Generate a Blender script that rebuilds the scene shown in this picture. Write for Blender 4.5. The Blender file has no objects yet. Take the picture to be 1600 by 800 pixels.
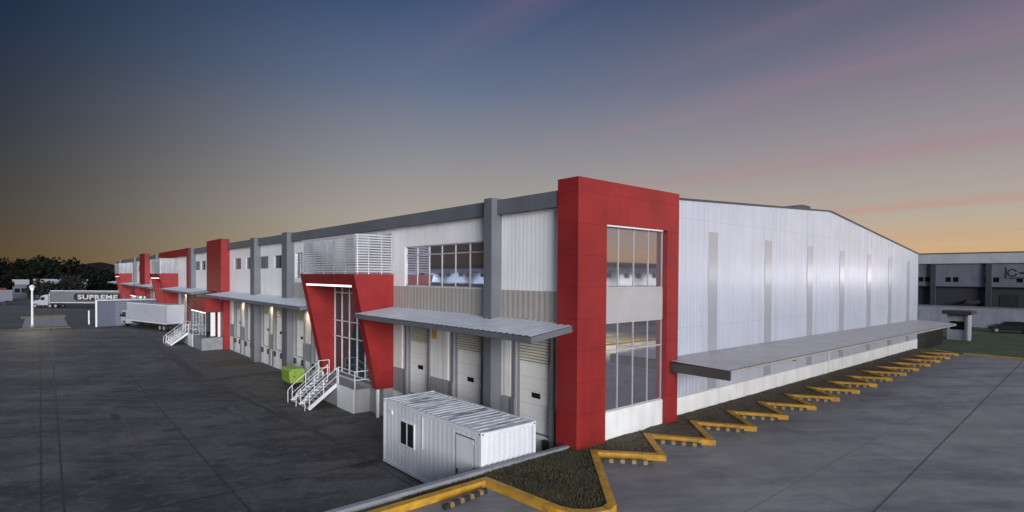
import bpy, bmesh, math, random
from mathutils import Vector, Matrix
random.seed(7)
S = bpy.context.scene
C = S.collection
R = math.radians

# ------------------------------------------------------------------ camera
F_PX, YAW, PITCH, ROLL, CY, CAM_H = 862.0, R(40.57), R(0.907), R(0.35), 445.2, 7.6
fwd0 = Vector((math.sin(YAW), math.cos(YAW), 0)); rgt0 = Vector((math.cos(YAW), -math.sin(YAW), 0)); up0 = Vector((0, 0, 1))
fwd = fwd0*math.cos(PITCH) - up0*math.sin(PITCH); up1 = up0*math.cos(PITCH) + fwd0*math.sin(PITCH)
rgt = rgt0*math.cos(ROLL) + up1*math.sin(ROLL); up = up1*math.cos(ROLL) - rgt0*math.sin(ROLL)
cam = bpy.data.cameras.new('camera'); camo = bpy.data.objects.new('camera', cam); C.objects.link(camo)
M4 = Matrix((rgt, up, -fwd)).transposed().to_4x4(); M4.translation = Vector((0, 0, CAM_H))
camo.matrix_world = M4
cam.sensor_fit = 'HORIZONTAL'; cam.sensor_width = 36; cam.lens = F_PX/1600*36
cam.shift_y = (CY-400)/1600; cam.clip_start = .1; cam.clip_end = 4000
S.camera = camo

# ------------------------------------------------------------------ view
S.view_settings.view_transform = 'Standard'; S.view_settings.look = 'None'
S.view_settings.exposure = 0.0; S.view_settings.gamma = 1.0
S.view_settings.use_curve_mapping = False
S.cycles.use_denoising = True
S.cycles.max_bounces = 6

# ------------------------------------------------------------------ dusk sky
SUN_AZ = Vector((0.961, -0.276, 0)).normalized()       # where the sun went down, just off the right of the frame
W = bpy.data.worlds.new('World'); S.world = W; W.use_nodes = True
nt = W.node_tree; N = nt.nodes; L = nt.links; N.clear()
def nd(t, **k):
    n = N.new(t)
    for a, b in k.items(): setattr(n, a, b)
    return n
def mth(op, a, b=None, c=None, clamp=False):
    n = nd('ShaderNodeMath', operation=op); n.use_clamp = clamp
    for i, v in enumerate((a, b, c)):
        if v is None: continue
        if isinstance(v, (int, float)): n.inputs[i].default_value = v
        else: L.new(v, n.inputs[i])
    return n.outputs[0]
def srgb(*c):
    return tuple(((v/255)/12.92 if v/255 <= .04045 else ((v/255+.055)/1.055)**2.4) for v in c) + (1,)
tc = nd('ShaderNodeTexCoord'); sep = nd('ShaderNodeSeparateXYZ'); L.new(tc.outputs['Generated'], sep.inputs[0])
dx, dy, dz = sep.outputs
hl = mth('SQRT', mth('ADD', mth('ADD', mth('MULTIPLY', dx, dx), mth('MULTIPLY', dy, dy)), 1e-6))
az = mth('DIVIDE', mth('ADD', mth('MULTIPLY', dx, SUN_AZ.x), mth('MULTIPLY', dy, SUN_AZ.y)), hl)   # 1 toward the sunset
el = mth('MULTIPLY', mth('MAXIMUM', dz, 0.0), 1.6, clamp=True)
def ramp(stops, fac):
    r = nd('ShaderNodeValToRGB'); e = r.color_ramp.elements
    while len(e) > 1: e.remove(e[-1])
    for i, (p, c) in enumerate(stops):
        q = e[0] if i == 0 else e.new(p)
        q.position = p; q.color = c
    r.color_ramp.interpolation = 'EASE' if len(stops) < 3 else 'LINEAR'
    L.new(fac, r.inputs[0]); return r.outputs[0]
k = 1.6
zen = (.38, .45, .60, 1)
cool = ramp([(0.0, srgb(82, 60, 32)), (.03*k, srgb(70, 55, 36)), (.10*k, srgb(50, 49, 47)), (.2*k, srgb(32, 41, 52)), (.33*k, srgb(14, 34, 58)), (.45*k, srgb(4, 24, 46)), (.82, srgb(30, 48, 72)), (1, zen)], el)
mid = ramp([(0.0, srgb(190, 160, 116)), (.04*k, srgb(184, 166, 138)), (.10*k, srgb(170, 162, 152)), (.2*k, srgb(142, 142, 147)), (.32*k, srgb(100, 113, 138)), (.45*k, srgb(58, 80, 117)), (.82, srgb(58, 80, 114)), (1, zen)], el)
warm = ramp([(0.0, srgb(206, 136, 72)), (.018*k, srgb(214, 158, 98)), (.045*k, srgb(206, 174, 134)), (.10*k, srgb(180, 170, 158)), (.2*k, srgb(154, 146, 150)), (.32*k, srgb(116, 114, 132)), (.45*k, srgb(74, 80, 104)), (.82, srgb(62, 74, 106)), (1, zen)], el)
def mix(f, a, b, blend='MIX'):
    n = nd('ShaderNodeMix', data_type='RGBA', blend_type=blend)
    if isinstance(f, (int, float)): n.inputs[0].default_value = f
    else: L.new(f, n.inputs[0])
    for i, v in ((6, a), (7, b)):
        if isinstance(v, tuple): n.inputs[i].default_value = v
        else: L.new(v, n.inputs[i])
    return n.outputs[2]
def sstep(v, a, b):
    n = nd('ShaderNodeMapRange', interpolation_type='SMOOTHSTEP'); L.new(v, n.inputs[0])
    n.inputs[1].default_value = a; n.inputs[2].default_value = b; return n.outputs[0]
sky = mix(sstep(az, -.46, .30), cool, mid)
sky = mix(sstep(az, .30, .95), sky, warm)
# long thin clouds drifting along the row of buildings: a flat layer seen in perspective
inv = mth('DIVIDE', 1.0, mth('ADD', mth('MAXIMUM', dz, 0.0), .06))
cmb = nd('ShaderNodeCombineXYZ'); L.new(mth('MULTIPLY', mth('MULTIPLY', dx, inv), 1.25), cmb.inputs[0]); L.new(mth('MULTIPLY', mth('MULTIPLY', dy, inv), .13), cmb.inputs[1])
nz = nd('ShaderNodeTexNoise'); nz.inputs['Scale'].default_value = 1.15; nz.inputs['Detail'].default_value = 4.5; nz.inputs['Roughness'].default_value = .48; nz.inputs['Distortion'].default_value = .25
L.new(cmb.outputs[0], nz.inputs['Vector'])
cl = mth('MULTIPLY', sstep(nz.outputs['Fac'], .45, .76), sstep(az, .12, .78))
ccol = mix(sstep(dz, .02, .22), srgb(206, 160, 128), srgb(166, 128, 146))
sky = mix(mth('MULTIPLY', cl, .60), sky, ccol)
# the afterglow low over the horizon where the sun set, out of frame to the right
glow = mth('MULTIPLY', mth('POWER', sstep(az, .925, .985), 1.0), mth('SUBTRACT', 1.0, sstep(dz, .0, .028)))
glow_c = mix(1.0, (.90, .92, 1.0, 1), mth('MULTIPLY', glow, 6.5), 'MULTIPLY')
sky = mix(1.0, sky, glow_c, 'ADD')
nish = nd('ShaderNodeTexSky', sky_type='NISHITA'); nish.sun_disc = False; nish.sun_elevation = R(4); nish.sun_rotation = R(214); nish.altitude = 0
nbg = nd('ShaderNodeBackground'); L.new(nish.outputs[0], nbg.inputs[0]); nbg.inputs[1].default_value = .0005
bg = nd('ShaderNodeBackground'); L.new(sky, bg.inputs[0]); bg.inputs[1].default_value = 1.0
add = nd('ShaderNodeAddShader'); L.new(bg.outputs[0], add.inputs[0]); L.new(nbg.outputs[0], add.inputs[1])
out = nd('ShaderNodeOutputWorld'); L.new(add.outputs[0], out.inputs[0])

# added soft low fill, opposite the sunset, falling on the two faces of the warehouse from behind the camera
FILL_FROM = Vector((-.38, -.925, 0)).normalized(); FILL_EL = R(8.5)
sun = bpy.data.lights.new('sun', 'SUN'); sun.energy = 4.6; sun.angle = R(26); sun.color = (.97, .97, 1.0)
fill_o = bpy.data.objects.new('sun', sun); C.objects.link(fill_o)
sdir = -(FILL_FROM*math.cos(FILL_EL) + Vector((0, 0, math.sin(FILL_EL))))
fill_o.rotation_euler = sdir.to_track_quat('-Z', 'Y').to_euler(); fill_o.location = (-30, -40, 30)

# ------------------------------------------------------------------ materials
MATS = {}
def mat(name, col, rough=.6, metal=0.0, var=.12, vs=.8, bump=0.0, bs=25, rib=None, emit=None, spec=.5, streak=0.0, panel=None, stain=None, coat=0.0, cr=.03):
    """rib=(axis, period, strength); panel=(u axis, width, height, darkness)."""
    m = bpy.data.materials.new(name); m.use_nodes = True; t = m.node_tree; n = t.nodes; l = t.links
    b = n['Principled BSDF']; b.inputs['Roughness'].default_value = rough; b.inputs['Metallic'].default_value = metal
    b.inputs['Specular IOR Level'].default_value = spec; b.inputs['Coat Weight'].default_value = coat; b.inputs['Coat Roughness'].default_value = cr
    geo = n.new('ShaderNodeNewGeometry'); P = geo.outputs['Position']
    base = n.new('ShaderNodeRGB'); base.outputs[0].default_value = (*col, 1); cur = base.outputs[0]
    def mx(f, a, bb, blend='MIX'):
        q = n.new('ShaderNodeMix'); q.data_type = 'RGBA'; q.blend_type = blend
        if isinstance(f, float): q.inputs[0].default_value = f
        else: l.new(f, q.inputs[0])
        for i, v in ((6, a), (7, bb)):
            if isinstance(v, tuple): q.inputs[i].default_value = v
            else: l.new(v, q.inputs[i])
        return q.outputs[2]
    def noise(scale, det=4, sc=(1, 1, 1), rough=.55, rot=0):
        mr_ = n.new('ShaderNodeMapping'); mr_.inputs['Rotation'].default_value = (0, 0, rot); l.new(P, mr_.inputs[0])
        mp = n.new('ShaderNodeMapping'); mp.inputs['Scale'].default_value = sc; l.new(mr_.outputs[0], mp.inputs[0])
        q = n.new('ShaderNodeTexNoise'); q.inputs['Scale'].default_value = scale; q.inputs['Detail'].default_value = det; q.inputs['Roughness'].default_value = rough
        l.new(mp.outputs[0], q.inputs['Vector']); return q.outputs['Fac']
    def mr(v, a, bb, c, d):
        q = n.new('ShaderNodeMapRange'); l.new(v, q.inputs[0]); q.inputs[1].default_value = a; q.inputs[2].default_value = bb; q.inputs[3].default_value = c; q.inputs[4].default_value = d
        return q.outputs[0]
    if var:
        v = mr(noise(vs, 5), .3, .7, 1-var, 1+var); cur = mx(1.0, cur, v, 'MULTIPLY')
        r = mr(noise(vs*2.3, 4), .3, .7, max(.02, rough-.08), min(1, rough+.08)); l.new(r, b.inputs['Roughness'])
    if streak:
        v = mr(noise(2.2, 4, (1, 1, .06)), .45, .75, 1.0, 1-streak); cur = mx(1.0, cur, v, 'MULTIPLY')
    for st in (stain or []):          # (scale, lo, hi, colour, amount, stretch)
        f = mr(noise(st[0], 6, st[5] if len(st) > 5 else (1, 1, 1), .6, st[6] if len(st) > 6 else 0), st[1], st[2], 0.0, st[4]); cur = mx(f, cur, (*st[3], 1))
    if panel:
        sp = n.new('ShaderNodeSeparateXYZ'); l.new(P, sp.inputs[0]); cb = n.new('ShaderNodeCombineXYZ')
        if panel[0] == 'W':
            ad = n.new('ShaderNodeMath'); ad.operation = 'ADD'; l.new(sp.outputs[0], ad.inputs[0]); l.new(sp.outputs[1], ad.inputs[1]); l.new(ad.outputs[0], cb.inputs[0])
        else: l.new(sp.outputs['XYZ'.index(panel[0])], cb.inputs[0])
        l.new(sp.outputs[1 if len(panel) > 5 else 2], cb.inputs[1])
        br = n.new('ShaderNodeTexBrick'); br.offset = 0; br.inputs['Scale'].default_value = 1; br.inputs['Brick Width'].default_value = panel[1]; br.inputs['Row Height'].default_value = panel[2]
        br.inputs['Mortar Size'].default_value = panel[4] if len(panel) > 4 else .012; br.inputs['Mortar Smooth'].default_value = .1
        l.new(cb.outputs[0], br.inputs['Vector']); f = mr(br.outputs['Fac'], 0, 1, 0.0, panel[3]); cur = mx(f, cur, (col[0]*.25, col[1]*.25, col[2]*.25, 1))
    l.new(cur, b.inputs['Base Color'])
    nrm = None
    if bump:
        q = n.new('ShaderNodeBump'); q.inputs['Strength'].default_value = bump; q.inputs['Distance'].default_value = .02; l.new(noise(bs, 6), q.inputs['Height']); nrm = q.outputs[0]
    if rib:
        sp = n.new('ShaderNodeSeparateXYZ'); l.new(P, sp.inputs[0])
        a = n.new('ShaderNodeMath'); a.operation = 'MULTIPLY'; l.new(sp.outputs['XYZ'.index(rib[0])], a.inputs[0]); a.inputs[1].default_value = 2*math.pi/rib[1]
        s = n.new('ShaderNodeMath'); s.operation = 'SINE'; l.new(a.outputs[0], s.inputs[0])
        s2 = mr(s.outputs[0], -.6, .6, 0, 1)
        q = n.new('ShaderNodeBump'); q.inputs['Strength'].default_value = rib[2]; q.inputs['Distance'].default_value = .03; l.new(s2, q.inputs['Height'])
        if nrm: l.new(nrm, q.inputs['Normal'])
        nrm = q.outputs[0]
    if nrm: l.new(nrm, b.inputs['Normal'])
    if emit:
        b.inputs['Emission Color'].default_value = (*emit[0], 1); b.inputs['Emission Strength'].default_value = emit[1]
    MATS[name] = m; return m

m_white = mat('white_cladding', (.79, .78, .78), .45, var=.05, streak=.10, rib=('Y', .25, .10))
m_paint = mat('white_render', (.70, .69, .67), .7, var=.09, streak=.16, bump=.1)
m_gable = mat('silver_cladding', (.545, .575, .665), .36, metal=.30, var=.05, vs=.5, streak=.13, rib=('X', .30, .36), coat=.5, cr=.17, panel=('X', 1.0, 5.2, .26, .013))
m_strip = mat('translucent_strip', (.37, .38, .425), .30, metal=.3, var=0, rib=('X', .11, .10), coat=.6, cr=.13)
m_beige = mat('beige_cladding', (.36, .33, .30), .5, var=.06, streak=.15, rib=('Y', .33, .35))
m_red = mat('red_panel', (.235, .018, .018), .44, var=.16, vs=.7, streak=.16, bump=.08, bs=1.2, panel=('W', 40.0, 1.2, .5, .014), spec=.4)
m_redp = mat('red_paint', (.225, .015, .015), .46, var=.16, streak=.14, spec=.3, panel=('W', 60.0, 1.25, .3, .012))
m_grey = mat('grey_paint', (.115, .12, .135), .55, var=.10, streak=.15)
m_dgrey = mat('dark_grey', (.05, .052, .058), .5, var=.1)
m_base = mat('grey_render', (.26, .26, .26), .75, var=.12, streak=.2)
m_roofm = mat('metal_roof', (.54, .56, .60), .42, metal=.3, var=.10, vs=1.2, streak=0)
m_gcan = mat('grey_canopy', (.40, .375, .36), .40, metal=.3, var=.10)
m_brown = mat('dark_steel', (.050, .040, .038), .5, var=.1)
m_door = mat('sectional_door', (.76, .75, .72), .5, var=.05, streak=.07, panel=('Y', 60.0, .56, .45, .010))
m_louv = mat('louver_white', (.60, .56, .46), .5, var=.08)
m_screen = mat('screen_slat', (.62, .62, .64), .4, metal=.3, var=.06)
m_glass = mat('window_glass', (.46, .45, .51), .03, metal=.88, var=.0)
m_glass2 = mat('dark_glass', (.10, .115, .135), .04, metal=.7, var=0)
m_blackg = mat('black_glass', (.012, .013, .016), .08, var=0)
m_frame = mat('white_frame', (.68, .68, .68), .4, var=.03)
m_jamb = mat('grey_jamb', (.17, .17, .18), .65, var=.12, streak=.15)
m_alu = mat('window_alu', (.44, .44, .45), .4, metal=.2, var=.05)
m_rub = mat('black_rubber', (.018, .018, .019), .7, var=.2)
m_led = mat('light_strip', (.9, .9, .9), .4, var=0, emit=((1, .80, .74), 1.7))
m_led2 = mat('lamp_lens', (.9, .85, .7), .4, var=0, emit=((1, .86, .58), 2.5))
m_yard = mat('yard_concrete', (.062, .057, .055), .70, var=.42, vs=.6, bump=.6, bs=6, panel=('X', 5.4, 6.1, .7, .045, 1),
             stain=[(.16, .48, .62, (.105, .097, .088), .8), (.22, .48, .62, (.020, .021, .023), .65, (.35, 1.2, 1), .65), (.9, .50, .64, (.018, .018, .018), .7, (.5, 1.3, 1), .6), (2.2, .53, .66, (.105, .10, .094), .6), (6, .54, .66, (.016, .016, .016), .6)])
MATS['yard_concrete'].node_tree  # slabs run along the building
m_lot = mat('lot_concrete', (.190, .180, .174), .62, var=.26, vs=.5, bump=.5, bs=8, panel=('X', 6.0, 7.5, .55, .022, 1),
            stain=[(.5, .45, .68, (.078, .084, .094), .85, (.30, 1.7, 1), .6), (1.6, .54, .74, (.065, .065, .068), .55, (.4, 1, 1), .6), (.3, .48, .68, (.205, .192, .176), .75), (5, .55, .72, (.22, .215, .205), .45), (10, .56, .7, (.07, .07, .07), .5)])
m_kerb = mat('yellow_kerb', (.46, .235, .012), .7, var=.24, vs=2.2, bump=.4, stain=[(3, .50, .70, (.16, .10, .04), .75), (14, .60, .70, (.16, .15, .14), .8), (.8, .5, .7, (.30, .17, .03), .6)])
m_conc = mat('bare_concrete', (.21, .215, .225), .75, var=.16, vs=1.5, bump=.2, stain=[(2.5, .5, .7, (.14, .13, .12), .5)])
m_mulch = mat('mulch', (.066, .046, .032), .95, var=.5, vs=3, bump=1.0, bs=14, stain=[(1.3, .48, .62, (.050, .060, .020), .7), (6, .5, .7, (.10, .075, .05), .6)])
m_grass = mat('lawn', (.036, .036, .018), .95, var=.4, vs=1.2, bump=1.0, bs=20, stain=[(.9, .50, .68, (.085, .07, .03), .7)])
m_blade = mat('grass_blade', (.054, .047, .024), .8, var=.4, vs=2, stain=[(.8, .48, .62, (.085, .070, .030), .8)])
m_earth = mat('far_ground', (.07, .07, .06), .9, var=.3, vs=.05)
m_cont = mat('container_white', (.64, .65, .68), .45, var=.05, streak=.10, stain=[(7, .66, .78, (.25, .17, .10), .5)])
m_croof = mat('container_roof', (.56, .58, .61), .5, var=.08, stain=[(.9, .51, .62, (.045, .04, .036), .9, (.5, 2.4, 1)), (2, .52, .72, (.26, .25, .23), .6, (.6, 2, 1))])
m_yel = mat('yellow_mark', (.22, .14, .05), .6, var=.2, vs=8)
m_green = mat('green_bin', (.25, .36, .05), .5, var=.2, vs=3, stain=[(3, .5, .62, (.05, .09, .02), .8)])
m_galv = mat('white_steel', (.62, .62, .63), .45, var=.05)
m_tread = mat('stair_tread', (.33, .34, .37), .5, metal=.3, var=.12, vs=5)
m_truckw = mat('truck_white', (.36, .37, .40), .35, var=.05)
m_box = mat('trailer_side', (.13, .135, .145), .45, var=.08, streak=.12)
m_boxb = mat('trailer_blue', (.38, .39, .44), .45, var=.06, streak=.1)
m_badge = mat('badge_dark', (.018, .02, .026), .5, var=.1)
m_letter = mat('letter_white', (.46, .45, .43), .5, var=.04)
m_shed = mat('blue_grey_sheet', (.055, .068, .10), .5, var=.08, streak=.12)
m_slat = mat('roller_slats', (.12, .13, .17), .5, var=.08)
m_dark = mat('dark_wall', (.14, .148, .185), .7, var=.12, streak=.15)
m_far = mat('far_wall', (.14, .14, .17), .7, var=.08)
m_fwall = mat('fence_wall', (.31, .32, .38), .7, var=.1, streak=.2)
m_tile = mat('red_roof', (.16, .05, .035), .7, var=.15)
m_bark = mat('bark', (.06, .045, .035), .9, var=.3)
m_leaf = mat('leaf_dark', (.0060, .0075, .0050), .9, var=.6, vs=.09, spec=.1)
m_leaf2 = mat('leaf_olive', (.0075, .0075, .0045), .9, var=.5, vs=.3)
m_carp = mat('car_paint', (.02, .021, .026), .2, var=.05, coat=.6)
m_chrome = mat('headlamp', (.7, .7, .7), .15, metal=.6, var=0)
m_wet_shade = mat('damp_and_shade', (.020, .020, .022), .5, var=.25, vs=1.2, bump=.2)
m_apron = mat('apron_concrete', (.062, .060, .059), .68, var=.22, vs=.5, bump=.25, stain=[(.7, .5, .7, (.05, .045, .04), .6)])
m_rust = mat('rusty_steel', (.06, .045, .030), .75, var=.3, vs=2, stain=[(1.5, .45, .6, (.04, .035, .03), .7)])
m_floodw = mat('opposite_wall', (.66, .68, .72), .6, var=.06, streak=.1)

# ------------------------------------------------------------------ mesh helpers
class MB:
    def __init__(s): s.bm = bmesh.new()
    def box(s, x0, x1, y0, y1, z0, z1, bev=0):
        v = [s.bm.verts.new(p) for p in ((x0,y0,z0),(x1,y0,z0),(x1,y1,z0),(x0,y1,z0),(x0,y0,z1),(x1,y0,z1),(x1,y1,z1),(x0,y1,z1))]
        fs = [s.bm.faces.new([v[i] for i in f]) for f in ((0,3,2,1),(4,5,6,7),(0,1,5,4),(1,2,6,5),(2,3,7,6),(3,0,4,7))]
        if bev:
            es = list({e for f in fs for e in f.edges}); bmesh.ops.bevel(s.bm, geom=es, offset=bev, segments=2, affect='EDGES')
        return s
    def quad(s, *p): s.bm.faces.new([s.bm.verts.new(q) for q in p]); return s
    def bar(s, a, b, w=.05, h=None, n=4):
        a = Vector(a); b = Vector(b); d = (b-a).normalized(); h = h or w
        u = d.cross(Vector((0, 0, 1)));  u = Vector((1, 0, 0)) if u.length < 1e-3 else u.normalized(); v = u.cross(d).normalized()
        if n == 4: off = [(-w/2,-h/2),(w/2,-h/2),(w/2,h/2),(-w/2,h/2)]
        else: off = [(w/2*math.cos(2*math.pi*i/n), h/2*math.sin(2*math.pi*i/n)) for i in range(n)]
        r0 = [s.bm.verts.new(a+u*x+v*y) for x, y in off]; r1 = [s.bm.verts.new(b+u*x+v*y) for x, y in off]
        for i in range(n): s.bm.faces.new([r0[i], r0[(i+1)%n], r1[(i+1)%n], r1[i]])
        s.bm.faces.new(r0[::-1]); s.bm.faces.new(r1); return s
    def prism(s, pts, axis, a, b):
        """polygon pts (2 coords, the two axes other than `axis` in order) extruded from a to b along axis"""
        def mk(p, t):
            q = list(p); q.insert('XYZ'.index(axis), t); return s.bm.verts.new(q)
        r0 = [mk(p, a) for p in pts]; r1 = [mk(p, b) for p in pts]; n = len(pts)
        for i in range(n): s.bm.faces.new([r0[i], r0[(i+1)%n], r1[(i+1)%n], r1[i]])
        s.bm.faces.new(r0[::-1]); s.bm.faces.new(r1); return s
    def cyl(s, c, r, h, axis='Z', n=20, r2=None):
        r2 = r if r2 is None else r2; c = Vector(c); ax = 'XYZ'.index(axis)
        def pt(rr, i, t):
            a = 2*math.pi*i/n; q = [rr*math.cos(a), rr*math.sin(a)]; q.insert(ax, t); return s.bm.verts.new(c+Vector(q))
        r0 = [pt(r, i, 0) for i in range(n)]; r1 = [pt(r2, i, h) for i in range(n)]
        for i in range(n): s.bm.faces.new([r0[i], r0[(i+1)%n], r1[(i+1)%n], r1[i]])
        s.bm.faces.new(r0[::-1]); s.bm.faces.new(r1); return s
    def sheet(s, rows):
        vs = [[s.bm.verts.new(p) for p in r] for r in rows]
        for i in range(len(vs)-1):
            for j in range(len(vs[0])-1): s.bm.faces.new([vs[i][j], vs[i][j+1], vs[i+1][j+1], vs[i+1][j]])
        return s
    def wall(s, axis, pos, u0, u1, z0, z1, holes, depth, sign=1):
        """a wall face at axis=pos with rectangular holes (u0,u1,z0,z1) and reveals going `depth` in direction sign"""
        us = sorted({u0, u1, *[h[0] for h in holes], *[h[1] for h in holes]}); zs = sorted({z0, z1, *[h[2] for h in holes], *[h[3] for h in holes]})
        def P(u, z, d=0): return (pos+d*sign, u, z) if axis == 'X' else (u, pos+d*sign, z)
        for i in range(len(us)-1):
            for j in range(len(zs)-1):
                uc = (us[i]+us[i+1])/2; zc = (zs[j]+zs[j+1])/2
                if any(h[0] < uc < h[1] and h[2] < zc < h[3] for h in holes): continue
                s.quad(P(us[i], zs[j]), P(us[i+1], zs[j]), P(us[i+1], zs[j+1]), P(us[i], zs[j+1]))
        for a, b, c, d in holes:
            for p, q in (((a,c),(b,c)),((b,c),(b,d)),((b,d),(a,d)),((a,d),(a,c))):
                s.quad(P(*p), P(*q), P(*q, depth), P(*p, depth))
        return s
ROOT = {}
def origin(o):
    v = Vector((0, 0, 0))
    while o: v += o.location; o = o.parent
    return v
def obj(name, mb, m, parent=None, smooth=False, local=False):
    bm = mb.bm; bmesh.ops.recalc_face_normals(bm, faces=bm.faces)
    me = bpy.data.meshes.new(name)
    o = bpy.data.objects.new(name, me); C.objects.link(o)
    if parent:
        o.parent = parent
        if not local: bmesh.ops.translate(bm, verts=bm.verts, vec=-origin(parent))
    bm.to_mesh(me); bm.free(); me.materials.append(m)
    if smooth:
        for p in me.polygons: p.use_smooth = True
    return o
def thing(name, label, cat, loc, group=None, rz=0):
    o = bpy.data.objects.new(name, None); C.objects.link(o); o.location = loc; o.rotation_euler.z = rz; o.empty_display_size = .3
    return tag(o, label, cat, group)
def tag(o, label, cat, group=None):
    o['label'] = label; o['category'] = cat
    if group: o['group'] = group
    return o
def recentre(o, c):
    c = Vector(c); o.data.transform(Matrix.Translation(-c)); o.location = o.location + c; return o
def struct(name, mb, m):
    o = obj(name, mb, m); o['kind'] = 'structure'; return o
def copy_tree(o, parent=None):
    c = o.copy(); C.objects.link(c)
    if parent: c.parent = parent
    for ch in list(o.children): copy_tree(ch, c)
    return c
def lamp(name, kind, loc, energy, col, target=None, size=.15, spot=None, parent=None):
    d = bpy.data.lights.new(name, kind); d.energy = energy; d.color = col
    if kind == 'AREA': d.size = size
    else: d.shadow_soft_size = size
    if spot: d.spot_size = R(spot); d.spot_blend = .6
    o = bpy.data.objects.new(name, d); C.objects.link(o); o.location = loc
    if target: o.rotation_euler = (Vector(target)-Vector(loc)).to_track_quat('-Z', 'Y').to_euler()
    if parent: o.parent = parent; o.location = Vector(loc)-origin(parent)
    return o

# ------------------------------------------------------------------ ground
G = -.45      # the truck yard
T = .95       # the raised car park beside the gable
struct('ground', MB().quad((-1500,-1500,-1.0),(1500,-1500,-1.0),(1500,1500,-1.0),(-1500,1500,-1.0)), m_earth)
struct('yard', MB().quad((-70,14.52,G),(16.4,14.52,G),(16.4,330,G),(-70,330,G)), m_yard)
def slab(x0, x1, y0, y1, z): return MB().box(x0, x1, y0, y1, -1.2, z)
struct('car_park', MB().quad((-60,-70,T),(62,-70,T),(62,14.28,T),(-60,14.28,T)), m_lot)
struct('lawn', MB().quad((62.02,-40,T+.02),(97.9,-40,T+.02),(97.9,60,T+.02),(62.02,60,T+.02)), mat('green_lawn', (.030, .056, .015), .95, var=.45, vs=.5, bump=1.0, bs=20, stain=[(.3, .48, .68, (.050, .045, .018), .7)]))

# damp gutters and the concrete aprons in front of the docks
ap = MB()
ap.quad((9.9,47.2,G+.006),(15.45,48.4,G+.006),(15.45,71.0,G+.006),(10.9,71.0,G+.006))
struct('dock_apron', ap, m_apron)
dg = MB()
dg.quad((9.0,47.0,G+.011),(9.75,46.2,G+.011),(10.9,86,G+.011),(10.2,88,G+.011))
dg.quad((9.76,46.2,G+.011),(15.4,47.7,G+.011),(15.4,48.6,G+.011),(9.78,47.2,G+.011))
dg.quad((11.2,59.4,G+.012),(15.3,58.4,G+.012),(15.3,59.0,G+.012),(11.3,60.0,G+.012))
dg.quad((9.5,44.8,G+.011),(9.7,44.8,G+.011),(11.0,26,G+.011),(10.7,26,G+.011))
struct('damp_gutter', dg, m_wet_shade)
ol = MB()
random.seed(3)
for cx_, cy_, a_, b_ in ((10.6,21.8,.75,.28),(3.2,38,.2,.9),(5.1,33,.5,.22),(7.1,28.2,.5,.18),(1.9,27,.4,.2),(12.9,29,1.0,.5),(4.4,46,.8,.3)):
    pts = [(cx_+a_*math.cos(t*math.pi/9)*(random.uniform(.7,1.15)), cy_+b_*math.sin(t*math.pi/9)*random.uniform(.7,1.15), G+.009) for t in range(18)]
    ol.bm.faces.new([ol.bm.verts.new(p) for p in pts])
struct('oil_and_shadow_patch', ol, m_wet_shade)  # oil spots; the one beside the container is its shade painted dark
jt = MB()
jt.quad((.50,15,G+.008),(.56,15,G+.008),(1.24,110,G+.008),(1.12,110,G+.008))
jt.quad((-12,22.9,G+.009),(16,21.7,G+.009),(16,21.76,G+.009),(-12,22.97,G+.009))
struct('slab_joint', jt, m_wet_shade)
jl = MB().quad((13,4.9,T+.006),(62,7.0,T+.006),(62,7.05,T+.006),(13,4.93,T+.006))
struct('car_park_joint', jl, m_wet_shade)
yl = MB().quad((3.45,32.2,G+.008),(3.62,32.2,G+.008),(3.45,39.5,G+.008),(3.3,39.5,G+.008))
struct('worn_yellow_line', yl, mat('worn_yellow', (.075,.055,.038), .7, var=.5, vs=3))
for x0, y0, lab in ((8.69,35.6,'dark steel drain grate in the yard, the farther of two crossing the kerb line'),(8.9,32.7,'dark steel drain grate in the yard, nearer the container than its twin')):
    g = MB(); g.box(x0-.24, x0+.24, y0-.9, y0+.9, G, G+.012)
    for i in range(12): g.box(x0-.2, x0+.2, y0-.85+i*.147, y0-.85+i*.147+.07, G+.012, G+.02)
    o = obj('drain_grate', g, m_dgrey); recentre(o, (x0, y0, G)); tag(o, lab, 'drain grate', 'drain grates in the yard')
o = MB()
o.box(9.55, 10.15, 34.5, 35.5, G, G+.012); o.box(9.62,10.08,34.57,35.43,G+.012,G+.02)
o = obj('manhole_cover', o, m_dgrey); recentre(o, (9.85,35,G)); tag(o, 'square dark manhole cover beside the two drain grates', 'manhole cover')

# retaining wall between yard and car park
o = obj('retaining_wall', MB().box(-60, 15.14, 14.28, 14.52, -1.0, 1.22, .015), m_conc); recentre(o, (-10,14.4,-1)); tag(o, 'low concrete retaining wall running from the red corner tower past the container', 'wall')

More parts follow.
